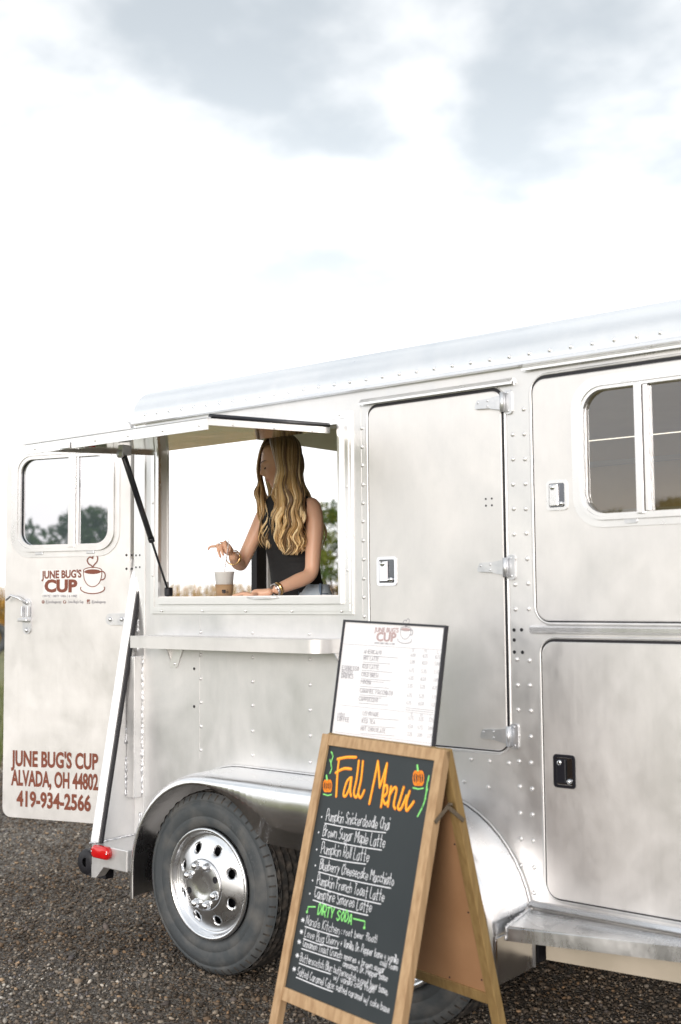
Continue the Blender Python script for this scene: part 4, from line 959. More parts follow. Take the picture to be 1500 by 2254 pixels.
TT = [[(744, 1671), (764, 1667), (785, 1667)], [(747, 1674), (744, 1700), (741, 1753)], [(740, 1701), (758, 1692), (774, 1693)],
      [(772, 1712), (764, 1722), (757, 1748), (762, 1752), (770, 1735), (774, 1712)], [(775, 1712), (772, 1740), (774, 1752)], [(791, 1675), (786, 1715), (780, 1745), (785, 1755), (790, 1745)], [(800, 1676), (796, 1715), (790, 1745), (795, 1756), (803, 1740)],
      [(833, 1676), (826, 1712), (814, 1769)], [(833, 1676), (835, 1700), (837, 1733)], [(853, 1681), (844, 1712), (837, 1733)], [(853, 1681), (847, 1725), (840, 1776)],
      [(843, 1757), (853, 1745), (853, 1730), (847, 1733), (844, 1755), (849, 1770), (857, 1762)], [(862, 1732), (858, 1755), (855, 1775)], [(858, 1752), (868, 1735), (874, 1738), (868, 1770), (871, 1780)], [(890, 1733), (882, 1760), (877, 1778), (884, 1780), (896, 1752)], [(903, 1742), (896, 1765), (896, 1784), (904, 1776), (912, 1765)]]
for k_, ln in enumerate(TT):
    pts = [bpt(*p) for p in ln]; pts2 = [pts[0]+(Vector((0, 0, 0))) for _ in ()] ; q = catmull([((p-TL_).dot(BU), (p-TL_).dot(UPB)) for p in pts], 5)
    w3 = [TL_-FN*.010+BU*a+UPB*b for a, b in q]
    ribbon(co, w3, .0100, FN, .0008+.00003*k_); ribbon(cy, [p-BU*.0008+UPB*.001 for p in w3], .0050, FN, .0014+.00003*k_)
def pumpkin(cx, cy_, w_, h_):
    co, cg = MB(), MB()
    e = lambda dx, a: [bpt(cx+dx+a*math.cos(t), cy_+h_*math.sin(t)) for t in np.linspace(0, 6.2832, 15)]
    for dx, a in ((-w_*.55, w_*.42), (-w_*.2, w_*.36), (w_*.2, w_*.36), (w_*.55, w_*.42)): ribbon(co, e(dx, a), .0036, FN, .0010)
    ribbon(co, e(0, w_), .0030, FN, .0012); ribbon(cg, [bpt(cx-1, cy_-h_-1), bpt(cx-2, cy_-h_*1.75)], .007, FN, .0015); ribbon(cg, [bpt(cx-w_, cy_+h_+5), bpt(cx, cy_+h_+8), bpt(cx+w_*.9, cy_+h_+6)], .004, FN)
    sput(co, 'pumpkin_drawing', 'chalk_o'); sput(cg, 'pumpkin_stalk_drawing', 'chalk_g')
pumpkin(922, 1713, 12, 16); pumpkin(722, 1730, 9.5, 13)
for ln in (((730, 1655), (734, 1665), (729, 1680), (731, 1692), (727, 1702)), ((945, 1708), (941, 1725), (939, 1745), (935, 1765), (929, 1780), (920, 1797))):
    vg = MB(); ribbon(vg, [bpt(*p) for p in ln], .005, FN)
    for p in ln[1:-1]: ribbon(vg, [bpt(*p), bpt(p[0]+(3 if p[0] > 800 else -2), p[1]-8)], .004, FN)
    sput(vg, 'vine_drawing', 'chalk_g')
for mb_, nm, m_ in ((cw, 'white_lettering', 'chalk_w'), (co, 'title_lettering', 'chalk_o'), (cy, 'title_highlight', 'chalk_y'), (cg, 'green_lettering', 'chalk_g')): sput(mb_, nm, m_)
# printed menu in a slim black frame, stood between the two halves of the board
PO = TL_-BN*.045; lean = R_(8.5); PU0 = (ZA*math.cos(lean)-BN*math.sin(lean)); PNm = (BN*math.cos(lean)+ZA*math.sin(lean)); tl_ = R_(1.6)
def pq(px, py, out=0.0): return PL(px, py, PO, PNm)+PNm*out
ptl, ptr, pbl, pbr = pq(758, 1364), pq(983.5, 1377), pq(731, 1630), pq(950, 1662)
PUX = (ptr-ptl).normalized(); PUY = PNm.cross(PUX).normalized(); PUY = PUY if PUY.z > 0 else -PUY
PWd = (ptr-ptl).length; PH = (ptl-pbl).length+.03
mf = thing('menu_frame', 'white printed drinks menu in slim black frame, propped on top of the chalkboard', 'menu sign', tuple((pbl+pbr)/2))
MI = Matrix.Translation(-mf.location)
fb = MB(); fb.ring([(0, 0), (PWd, 0), (PWd, -PH), (0, -PH)], [(.007, -.007), (PWd-.007, -.007), (PWd-.007, -PH+.007), (.007, -PH+.007)], ptl-PNm*.010, PUX, PUY, PNm*.014)
fb.obox(ptl-PUY*PH-PNm*.0105+PUX*.001, PUX*(PWd-.002), PUY*(PH-.001), PNm*.003); o = fb.build('frame', 'black', mf); o.data.transform(MI)
fb = MB(); fb.obox(ptl-PUY*(PH-.007)+PUX*.0072-PNm*.0072, PUX*(PWd-.0144), PUY*(PH-.0142), PNm*.006); o = fb.build('menu_sheet', 'paper', mf); o.data.transform(MI)
g1, g2, g3, g4, g5, g6 = [MB() for _ in range(6)]
def c6(x, y): return pq(700+x*.21333, 1340+y*.21333)
for y0, y1_, xa, xb in ((362, 425, 272, 1275), (990, 1095, 222, 1205), (1268, 1388, 180, 1165)): ribbon(g2, [c6(xa, y0), c6(xb, y1_)], .0011, PNm, .0004)
def pm(mb, s, x0, yy0, x1, yy1, cap, wd): A1, B1 = c6(x0, yy0), c6(x1, yy1); write(mb, s, A1, B1, PUY, cap, wd, PNm, 0, False, 0, .0004)
for s, x0, y0, x1, y1_ in (('AMERICANO', 475, 460, 655, 473), ('HOT LATTE', 470, 528, 627, 540), ('ICED LATTE', 460, 612, 628, 627), ('COLD BREW', 450, 696, 622, 711), ('MOCHA', 443, 773, 548, 782), ('CARAMEL MACCHIATO', 433, 862, 770, 895), ('CAPPUCCINO', 422, 947, 618, 967),
        ('LEMONADE', 464, 1095, 627, 1112), ('ICED TEA', 453, 1175, 588, 1190), ('HOT CHOCOLATE', 441, 1255, 697, 1283)): pm(g1, s, x0, y0, x1, y1_, .0135, .0018)
for s, x0, y0, x1, y1_ in (('ESPRESSO', 250, 628, 421, 642), ('BASED', 247, 670, 354, 678), ('DRINKS', 243, 712, 364, 722), ('NON', 203, 1113, 274, 1119), ('COFFEE', 198, 1157, 321, 1169)): pm(g5 if y0 < 1000 else g6, s, x0, y0, x1, y1_, .0145, .0022)
for i, (y, n) in enumerate(((487, 375), (555, 300), (575, 180), (640, 330), (660, 170), (727, 320), (748, 250), (805, 310), (828, 210), (893, 300), (912, 240), (978, 320), (1128, 390), (1210, 370), (1292, 370))):
    x0 = 470-.10*(y-487) if y < 1000 else 462-.13*(y-1128)
    ribbon(g3, [c6(x0, y-6), c6(x0+n*.95, y+n*.07-6)], .0017, PNm, .0004)
for r_, (y, tx) in enumerate(((492, '4.00 6.25 6.75'), (563, '5.00 6.50 5.00'), (650, '4.75 5.25 7.75'), (730, '4.25 6.50 7.00'), (810, '5.15 5.25 6.25'), (908, '4.75 5.25 7.75'), (985, '4.75 6.50 7.25'), (1145, '1.75 2.25 2.75'), (1230, '1.50 1.75 2.00'), (1308, '2.25 3.00 3.75'))):
    for k_, s in enumerate(tx.split()):
        x0 = (955 if y < 1000 else 935)-.09*(y-(492 if y < 1000 else 1145))+k_*(128 if y < 1000 else 103); pm(g2, s, x0, y+k_*10, x0+52, y+k_*10+4, .0105, .0013)
for x, y, s in ((975, 440, 'S'), (1103, 450, 'M'), (1230, 462, 'L'), (957, 1103, 'S'), (1058, 1113, 'M'), (1158, 1124, 'L')): pm(g2, s, x, y, x+18, y+2, .010, .0014)
for y in (1040, 1062): ribbon(g3, [c6(905, y-20), c6(1195, y+10)], .0016, PNm, .0004)
print_text(g4, "JUNE BUG'S", c6(583, 238), c6(832, 247), PUY, .0155, PNm, .02); print_text(g4, 'CUP', c6(600, 333), c6(803, 342), PUY, .030, PNm, .03)
l1, l2 = MB(), MB(); oC = c6(822, 350); cup_logo(l1, l2, None, oC, (c6(965, 360)-oC).normalized(), PUY, PNm, (c6(965, 360)-oC).length, .002, .90)
write(l1, 'COFFEE | DIRTY SODA | & MORE', c6(585, 360), c6(795, 372), PUY, .005, .0011, PNm, curvy=False)
for mb_, nm, m_ in ((g1, 'item_lettering', 'greyprint'), (g5, 'section_lettering', 'greyprint'), (g6, 'section_lettering', 'greyprint'), (g2, 'price_lettering', 'greylt'), (g3, 'small_print', 'greylt'), (g4, 'logo_print', 'brownlt'), (l1, 'cup_drawing', 'greyprint'), (l2, 'coffee_print', 'brownlt')):
    o = mb_.build(nm, m_, mf); o.data.transform(MI)

# ================================================================== CUP, STRAW
CY = .15; cb = P(494.5, 1312, CY); CT = 1.5148
cup = thing('paper_cup', 'white paper cup in a brown kraft sleeve standing on the serving counter', 'cup', (cb.x, CY, CT))
c = MB(); c.lathe([(.0001, .004), (.031, .004), (.0315, 0), (.033, .0), (.0435, .112), (.0455, .113), (.0462, .116), (.0452, .1185), (.0435, .117), (.0425, .112), (.0405, .09), (.0001, .088)], n=40); c.build('cup_wall', 'cup', cup)
c = MB(); c.lathe([(.0339, .004), (.0409, .0605), (.0421, .0605), (.0352, .004)], n=40, smooth=True, closed=True); c.build('sleeve', 'kraft', cup)
lg = MB()
def onc(a, z): r = .0351+(z-.004)*(.0069/.0565)+.0009; return Vector((r*math.cos(a), r*math.sin(a), z))
view = math.atan2(-3.5-CY, -cb.x); 
def curve_text(mb, s, a0, a1, z, cap, wd):
    st, W_ = text_strokes(s)
    for p in st: q = [onc(a0+(a1-a0)*x/W_, z+y*cap) for x, y in p]; ribbon(mb, q, wd, Vector((math.cos(view), math.sin(view), 0)), .0003)
curve_text(lg, "JUNE BUG'S", view-.30, view+.14, .030, .006, .0020); curve_text(lg, "CUP", view-.24, view+.12, .0215, .007, .0026)
ribbon(lg, [onc(view+.30+.16*math.cos(t), .027+.006*math.sin(t)) for t in np.linspace(3.1, 6.4, 10)], .0012, Vector((math.cos(view), math.sin(view), 0)))
ribbon(lg, [onc(view+.30+.16*math.cos(t), .027+.002*math.sin(t)) for t in np.linspace(0, 6.3, 12)], .0014, Vector((math.cos(view), math.sin(view), 0)))
ribbon(lg, [onc(view+.32+.05*math.sin(t), .031+t*.002) for t in np.linspace(0, 4, 10)], .0010, Vector((math.cos(view), math.sin(view), 0)))
lg.build('sleeve_print', 'black', cup)

# ================================================================== PERSON
def skin_tmp(verts, edges, radii, root=0, sub=2):
    me = bpy.data.meshes.new('s'); me.from_pydata([tuple(v) for v in verts], edges, []); o = bpy.data.objects.new('s', me); COL.objects.link(o)
    m = o.modifiers.new('skin', 'SKIN'); sv_ = me.skin_vertices[0].data
    for i, r in enumerate(radii): sv_[i].radius = (r, r) if not hasattr(r, '__len__') else r
    sv_[root].use_root = True
    s = o.modifiers.new('sub', 'SUBSURF'); s.levels = sub; s.render_levels = sub
    dg = bpy.context.evaluated_depsgraph_get(); e = bpy.data.meshes.new_from_object(o.evaluated_get(dg))
    v = [x.co.copy() for x in e.vertices]; f = [tuple(p.vertices) for p in e.polygons]
    bpy.data.objects.remove(o); bpy.data.meshes.remove(me); bpy.data.meshes.remove(e); return v, f
def chain(pts, rad, sub=2): return skin_tmp(pts, [(i, i+1) for i in range(len(pts)-1)], rad, 0, sub)
def ering(c, a, b, n=28, rz=0.0, sq=2.3, tilt=(0, 0)):
    o = []
    for i in range(n):
        t = 2*math.pi*i/n; ct, st = math.cos(t), math.sin(t); x = a*math.copysign(abs(ct)**(2/sq), ct); y = b*math.copysign(abs(st)**(2/sq), st)
        xr, yr = x*math.cos(rz)-y*math.sin(rz), x*math.sin(rz)+y*math.cos(rz); o.append((c[0]+xr, c[1]+yr, c[2]+tilt[0]*xr+tilt[1]*yr))
    return o
def remesh(mb, vox, sm=6):
    me = bpy.data.meshes.new('r'); me.from_pydata(mb.v, [], mb.f); bm = bmesh.new(); bm.from_mesh(me); bmesh.ops.recalc_face_normals(bm, faces=bm.faces); bm.to_mesh(me); bm.free()
    o = bpy.data.objects.new('r', me); COL.objects.link(o); m = o.modifiers.new('v', 'REMESH'); m.mode = 'VOXEL'; m.voxel_size = vox; m.adaptivity = 0
    s = o.modifiers.new('s', 'SMOOTH'); s.factor = .5; s.iterations = sm
    dg = bpy.context.evaluated_depsgraph_get(); e = bpy.data.meshes.new_from_object(o.evaluated_get(dg)); bpy.data.objects.remove(o); bpy.data.meshes.remove(me); return e
def pz(py, y=.46, px=640): return P(px, py, y).z
FLOOR = .50
person = thing('person', 'woman with long wavy blonde hair in black sleeveless top and light jeans, stirring a drink', 'person', (P(650, 1280, .5).x, .5, FLOOR))
PI_ = Matrix.Translation(-person.location)
wx = lambda px, py, y: P(px, py, y)
wst = wx(652, 1280, .50); chs = wx(640, 1165, .455); nck = wx(630, 1088, .435)
SHL, SHR = wx(692, 1112, .45), wx(588, 1122, .43)
hc = wx(623, 1017, .400)
body = MB()
hipz = wst.z-.13
tors = [(wst+Vector((.02, .03, -.16)), .165, .115), (wst+Vector((.01, .02, -.06)), .140, .098), (wst, .122, .088), (wst.lerp(chs, .4), .120, .088), (wst.lerp(chs, .75), .133, .100), (chs, .142, .106), (chs.lerp(nck, .35), .148, .098), (chs.lerp(nck, .58)+Vector((.004, 0, 0)), .150, .082), (chs.lerp(nck, .78)+Vector((.004, 0, 0)), .125, .066), (nck+Vector((.002, .005, -.005)), .066, .054), (nck+Vector((-.004, -.005, .028)), .048, .050), (hc+Vector((.02, .02, -.075)), .047, .052), (hc+Vector((.012, .012, -.03)), .046, .052)]
body.loft([ering(c, a, b) for c, a, b in tors])
def limb(pts, rad): v, f = chain(pts, rad); body.add(v, f)
ELL, WRL = wx(687, 1266, .40), wx(602, 1301, .20)
limb([SHL+Vector((-.05, 0, .005)), SHL+Vector((-.005, 0, .004)), SHL.lerp(ELL, .25)+Vector((.010, 0, 0)), SHL.lerp(ELL, .6)+Vector((.004, 0, 0)), ELL, ELL.lerp(WRL, .25), ELL.lerp(WRL, .6), WRL], [.045, .047, .043, .039, .036, .038, .031, .0235])
ELR, WRR = wx(529, 1248, .345), wx(511, 1220, .215)
limb([SHR+Vector((.06, 0, .005)), SHR, SHR.lerp(ELR, .3), SHR.lerp(ELR, .65), ELR, ELR.lerp(WRR, .3), ELR.lerp(WRR, .7), WRR], [.043, .045, .040, .036, .034, .034, .028, .0225])
# hands
def fing(pts, r): limb(pts, [r*k for k in np.linspace(1.06, .72, len(pts))])
HPx = [wx(503, 1212, .205), wx(494, 1202, .19)]
limb([WRR, wx(503, 1211, .205), wx(494, 1201, .192), wx(487, 1195, .183)], [.021, .026, .027, .020])
fing([wx(482, 1199, .19), wx(474, 1203, .19), wx(466, 1202.5, .185), wx(460, 1206, .18), wx(459, 1212, .178)], .0082)
fing([wx(483, 1195, .185), wx(479, 1203, .178), wx(482, 1215, .170), wx(485, 1224, .168), wx(487, 1229, .168)], .0086)
fing([wx(488, 1192, .180), wx(486, 1203, .166), wx(489, 1214, .160), wx(493, 1225, .160)], .009)
fing([wx(496, 1190, .180), wx(497, 1199, .162), wx(498.5, 1210, .155), wx(500, 1221, .156)], .009)
fing([wx(504, 1208, .195), wx(507.5, 1202, .178), wx(506, 1210, .165), wx(502, 1218, .160)], .0092)
CZ_ = CT+.001
def hz(p, z): return Vector((p.x, p.y, z))
pw = wx(568, 1307, .165)
limb([WRL, WRL.lerp(pw, .5)+Vector((0, 0, -.004)), hz(pw, CZ_+.017), hz(wx(552, 1309, .145), CZ_+.014)], [.022, (.020), .025, .021])
for (px, py, yy), (qx, qy, qy2), r, bend in (((552, 1309, .160), (517, 1311, .135), .0082, .016), ((549, 1309, .148), (511, 1311, .118), .0087, .018), ((549, 1309, .136), (510, 1311, .104), .0087, .017), ((551, 1309, .126), (515, 1311, .094), .0083, .015)):
    a, b = wx(px, py, yy), wx(qx, qy, qy2); fing([hz(a, CZ_+.016), hz(a.lerp(b, .35), CZ_+bend+.004), hz(a.lerp(b, .7), CZ_+.013), hz(b, CZ_+.008)], r)
fing([hz(wx(566, 1308, .145), CZ_+.016), hz(wx(556, 1309, .112), CZ_+.014), hz(wx(543, 1310, .095), CZ_+.011), hz(wx(534, 1311, .088), CZ_+.009)], .0092)
# head, turned to her right and bowed
FW = Vector((-.56, -.74, -.30)).normalized(); RT = FW.cross(ZA).normalized(); UPH = RT.cross(FW).normalized()     # RT points to her right
hd = bmesh.new(); bmesh.ops.create_uvsphere(hd, u_segments=64, v_segments=48, radius=1)
HA, HB, HCc = .098, .073, .118
for v in hd.verts:
    f_, r_, u_ = v.co.y, v.co.x, v.co.z          # local: y forward, x lateral, z up
    y = f_*HA; x = r_*HB; z = u_*HCc
    if u_ < 0: x *= 1-.30*u_*u_*(1 if f_ > -.2 else .4); y = y*(1-.06*u_*u_)+(.040*u_*u_*min(1, f_*2) if f_ > 0 else .0)
    if f_ > 0:
        lat = abs(x); g = lambda cx, cz, sx, sz: math.exp(-((lat-cx)/sx)**2-((z-cz)/sz)**2)
        y += .020*g(0, -.026, .010, .014)+.013*g(0, -.010, .008, .018)+.006*g(0, .012, .009, .02)      # nose
        y -= .010*g(.030, .004, .016, .012)                                                            # eye sockets
        y += .005*g(.030, .022, .024, .008)+.004*g(.030, .002, .010, .007)                             # brow, eyeball
        y += .007*g(0, -.055, .017, .006)+.006*g(0, -.066, .015, .006)-.004*g(0, -.0605, .02, .0022)   # lips
        y += .008*g(0, -.096, .018, .014)-.004*g(0, -.079, .016, .006)                                 # chin
        y += .004*g(.042, -.025, .018, .02)
    v.co = hc+RT*x+FW*y+UPH*z
vh = len(body.v); body.bm(hd)
ear = MB()
for sg in (-1, 1): body.lathe([(.0001, -.006), (.018, -.004), (.020, .002), (.012, .006), (.0001, .005)], hc+RT*(sg*.072)-FW*.006-UPH*.012, RT*sg-FW*.5, 12)
bme = remesh(body, .0042, 5)
lipc = hc+FW*.115-UPH*.060; vco = np.array([v.co[:] for v in bme.vertices]); L_ = vco-np.array(lipc)
lz = L_@np.array(UPH); lx = L_@np.array(RT); lyf = L_@np.array(FW)
lipw = np.exp(-(lx/.019)**2*1.2-(lz/.0085)**2*1.2)*(lyf > -.03)
ck = np.array(hc+FW*.07-UPH*.03); chk = np.exp(-((np.abs((vco-ck)@np.array(RT))-.042)/.025)**2-(((vco-ck)@np.array(UPH))/.025)**2)*(((vco-ck)@np.array(FW)) > -.02)
base = np.array([.78, .47, .32])[None]*np.ones((len(vco), 1)); base = base*(1-chk[:, None]*.3)+np.array([.60, .235, .15])*chk[:, None]*.3
base = base*(1-lipw[:, None])+np.array([.50, .10, .10])*lipw[:, None]
tip = [wx(487, 1229, .168), wx(493, 1226, .160), wx(500, 1222, .156), wx(459, 1212, .178), wx(502, 1218, .160)]
for p in tip: k = np.exp(-(np.linalg.norm(vco-np.array(p), axis=1)/.011)**2); base = base*(1-.45*k[:, None])+np.array([.62, .20, .15])*.45*k[:, None]
M['skin'] = attr_mat('skin', .42, spec=.45); sb = M['skin'].node_tree.nodes['Principled BSDF']; sb.inputs['Subsurface Weight'].default_value = .18; sb.inputs['Subsurface Radius'].default_value = (.010, .004, .0025); sb.inputs['Subsurface Scale'].default_value = 1.0
arr = np.ones((len(vco), 4), np.float32); arr[:, :3] = base; at = bme.color_attributes.new('tint', 'FLOAT_COLOR', 'POINT'); at.data.foreach_set('color', arr.ravel())
bme.polygons.foreach_set('use_smooth', [True]*len(bme.polygons)); bme.materials.clear(); bme.materials.append(M['skin']); bme.transform(PI_); bme.name = 'body'
bo = bpy.data.objects.new('body', bme); COL.objects.link(bo); bo.parent = person
def pput(mb, name, m, sm_=None):
    o = mb.build(name, m, person, fix=True); o.data.transform(PI_)
    if sm_: smooth(o, sm_)
    return o
# eyes: lowered lids with lashes, brows
ey = MB()
for sg in (-1, 1):
    ec = hc+RT*(sg*.030)+FW*.0935+UPH*.0005
    ey.tube([ec+RT*(sg*t*.014)+UPH*(-.003-.004*(1-t*t))+FW*(.004-.004*abs(t)) for t in np.linspace(-1, 1, 8)], [.0012, .0026, .0032, .0034, .0034, .0032, .0026, .0012], 6)
    ey.tube([hc+RT*(sg*(.012+.034*t))+FW*(.101-.020*t*t)+UPH*(.023+.006*math.sin(t*2.6)) for t in np.linspace(0, 1, 8)], [.001, .002, .0026, .0026, .0024, .002, .0014, .0007], 6, flat=.6)
pput(ey, 'lashes_and_brows', 'dark')
# sleeveless top
tp = MB(); up = .0055
tr_ = [(wst+Vector((.012, .022, -.075)), .143+up, .101+up), (wst+Vector((.005, .01, -.03)), .129+up, .093+up)]+[(c, a+up, b+up) for c, a, b in tors[2:6]]
tr_ += [(chs.lerp(nck, .35), .152, .104), (chs.lerp(nck, .58)+Vector((.004, 0, .003)), .160, .088), (chs.lerp(nck, .78)+Vector((.006, 0, .006)), .138, .073), (nck+Vector((.003, .004, .0)), .072, .060), (nck+Vector((.0, .0, .018)), .054, .055)]
rngs = [ering(c, a, b, 48) for c, a, b in tr_]
tp.loft(rngs, caps=False); tpo = pput(tp, 'sleeveless_top', 'top')
so = tpo.modifiers.new('sub', 'SUBSURF'); so.levels = so.render_levels = 1
# cap of the left shoulder seam
# jeans
jn = MB(); wb0 = wst+Vector((.012, .024, -.045))
jr = [(wb0+Vector((0, 0, .03)), .140, .104), (wb0+Vector((.0, .0, .0)), .146, .108), (wb0+Vector((.006, .01, -.05)), .160, .118), (wb0+Vector((.012, .02, -.14)), .178, .128), (wb0+Vector((.012, .02, -.22)), .176, .122)]
jn.loft([ering(c, a, b, 40) for c, a, b in jr])
for sg in (-1, 1):
    b0_ = wb0+Vector((.012+sg*.085, .02, -.20)); jn.loft([ering(b0_+Vector((0, 0, 0)), .088, .105, 24), ering(b0_+Vector((sg*.01, 0, -.25)), .078, .085, 24), ering(b0_+Vector((sg*.01, 0, -.45)), .066, .068, 24), ering(Vector((b0_.x+sg*.012, b0_.y+.01, FLOOR+.06)), .07, .075, 24)])
pput(jn, 'jeans', 'denim')
ds = MB()
def onj(t, z):                           # point on the front of the jeans
    k = (wb0.z+.03-z)/.17; a = .1405+.04*max(k, 0); b = .1045+.024*max(k, 0); return Vector((wb0.x+.012*k+a*math.sin(t), wb0.y+.02*k-b*math.cos(t), z))
ds.tube([onj(t, wb0.z-.012) for t in np.linspace(-1.3, 1.6, 24)], .0022, 6); ds.tube([onj(.05, z) for z in np.linspace(wb0.z+.02, wb0.z-.14, 8)], .0022, 6)
for t0 in (.62, -.62): ds.tube([onj(t0+(.55 if t0 > 0 else -.55)*s, wb0.z-.014-.07*s**2.2) for s in np.linspace(0, 1, 10)], .002, 6)
for t0 in (.42, 1.2, -.45): ds.obox(onj(t0, wb0.z-.018)-Vector((.006, .004, 0)), (.012, 0, 0), (0, .007, 0), (0, 0, .052), .002)
pput(ds, 'denim_seam', 'denim_d')
# jewellery
bc = MB(); ax1 = (WRL-ELL).normalized()
for k_, rr_, m_, nm in ((.87, .0275, 'gold', 'gold_bracelet'), (.925, .0265, 'silver', 'silver_bracelet'), (.965, .026, 'silver', 'silver_bracelet')):
    b = MB(); cc_ = ELL.lerp(WRL, k_)
    if k_ > .95: q = ax1.to_track_quat('Z', 'Y').to_matrix(); b.tube([cc_+(q.col[0]*math.cos(t)+q.col[1]*math.sin(t))*.0275+ax1*.004*math.sin(3*t) for t in np.linspace(0, 6.283, 30)], .0022, 6)
    else: b.lathe([(rr_, -.005), (rr_+.003, -.005), (rr_+.003, .005), (rr_, .005)], cc_, ax1, 28, closed=True)
    pput(b, nm, m_)
ax2 = (WRR-ELR).normalized()
for k_, t_ in ((.80, .25), (.86, -.2)):
    b = MB(); cc_ = ELR.lerp(WRR, k_)+Vector((0, 0, -.006)); q = (ax2+Vector((t_, 0, t_))).normalized().to_track_quat('Z', 'Y').to_matrix()
    b.tube([cc_+(q.col[0]*math.cos(t)+q.col[1]*math.sin(t))*.034 for t in np.linspace(0, 6.283, 34)], .0026, 6); pput(b, 'gold_bangle', 'gold')
rg = MB(); pr_ = wx(482.5, 1197, .18); rg.lathe([(.0088, -.002), (.0105, -.002), (.0105, .002), (.0088, .002)], wx(486.5, 1199, .171), wx(486, 1203, .166)-wx(488, 1192, .180), 16, closed=True)
a, b = wx(549, 1309, .148), wx(511, 1311, .118); rg.lathe([(.0092, -.003), (.011, -.003), (.011, .003), (.0092, .003)], hz(a.lerp(b, .25), CZ_+.018), (b-a), 16, closed=True); pput(rg, 'finger_ring', 'silver')

# hair: wavy locks following guide lines
GD = dict(
 l=[[(606, 946, .37), (595, 956, .335), (580, 975, .325), (571, 1000, .335), (566, 1035, .385), (568, 1062, .41), (562, 1083, .38), (570, 1105, .37), (568, 1130, .37), (572, 1160, .375), (570, 1185, .38), (582, 1206, .39)],
    [(607, 946, .385), (591, 960, .35), (576, 984, .35), (568, 1020, .39), (573, 1055, .43), (578, 1085, .42), (582, 1110, .375), (588, 1140, .365), (580, 1165, .37), (590, 1185, .38), (594, 1212, .39)],
    [(610, 947, .43), (590, 970, .43), (577, 1000, .43), (575, 1040, .45), (582, 1085, .43), (592, 1110, .38), (590, 1135, .365), (598, 1160, .36), (586, 1190, .37), (596, 1208, .38)]],
 r=[[(602, 949, .36), (595, 966, .315), (602, 995, .30), (611, 1030, .29), (608, 1060, .30), (603, 1085, .315), (612, 1105, .325), (601, 1122, .33), (604, 1145, .335), (612, 1176, .34)],
    [(608, 946, .37), (608, 965, .315), (611, 1000, .295), (615, 1035, .285), (610, 1062, .30), (614, 1092, .315), (620, 1120, .325), (612, 1140, .33), (618, 1165, .335), (610, 1190, .34), (622, 1220, .35)],
    [(616, 944, .38), (628, 965, .325), (626, 1005, .30), (632, 1040, .295), (628, 1070, .31), (640, 1100, .32), (634, 1128, .325), (642, 1155, .33), (632, 1180, .335), (640, 1205, .345), (634, 1222, .35)],
    [(624, 944, .40), (646, 968, .345), (648, 1005, .32), (645, 1040, .32), (650, 1072, .335), (658, 1100, .345), (650, 1128, .34), (660, 1155, .345), (653, 1180, .35), (664, 1202, .355), (655, 1222, .36)],
    [(630, 946, .44), (658, 972, .40), (664, 1005, .38), (662, 1040, .38), (668, 1075, .39), (666, 1105, .39), (670, 1130, .385), (664, 1155, .385), (671, 1180, .39), (668, 1208, .395)]],
 b=[[(632, 948, .48), (660, 985, .48), (666, 1030, .49), (668, 1065, .51), (684, 1092, .53), (700, 1130, .545), (712, 1165, .55), (717, 1190, .56), (713, 1212, .56)],
    [(634, 950, .52), (656, 1000, .54), (660, 1050, .55), (668, 1090, .56), (672, 1130, .56), (668, 1170, .56), (674, 1200, .56)],
    [(606, 950, .50), (588, 1000, .52), (584, 1050, .53), (592, 1090, .55), (600, 1130, .56), (605, 1170, .56), (602, 1200, .56)]])
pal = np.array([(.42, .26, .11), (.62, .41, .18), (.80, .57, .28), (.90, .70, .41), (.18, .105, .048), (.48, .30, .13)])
hm = MB(); tint = []
def cat3(p, m_):
    q = [p[0]]+list(p)+[p[-1]]; n = len(p)-1; o = []
    for s in np.linspace(0, n, m_):
        i = min(int(s), n-1); t = s-i; a, b, c, d = (np.array(x) for x in q[i:i+4]); o.append(.5*(2*b+(c-a)*t+(2*a-5*b+4*c-d)*t*t+(3*b-a-3*c+d)*t**3))
    return o
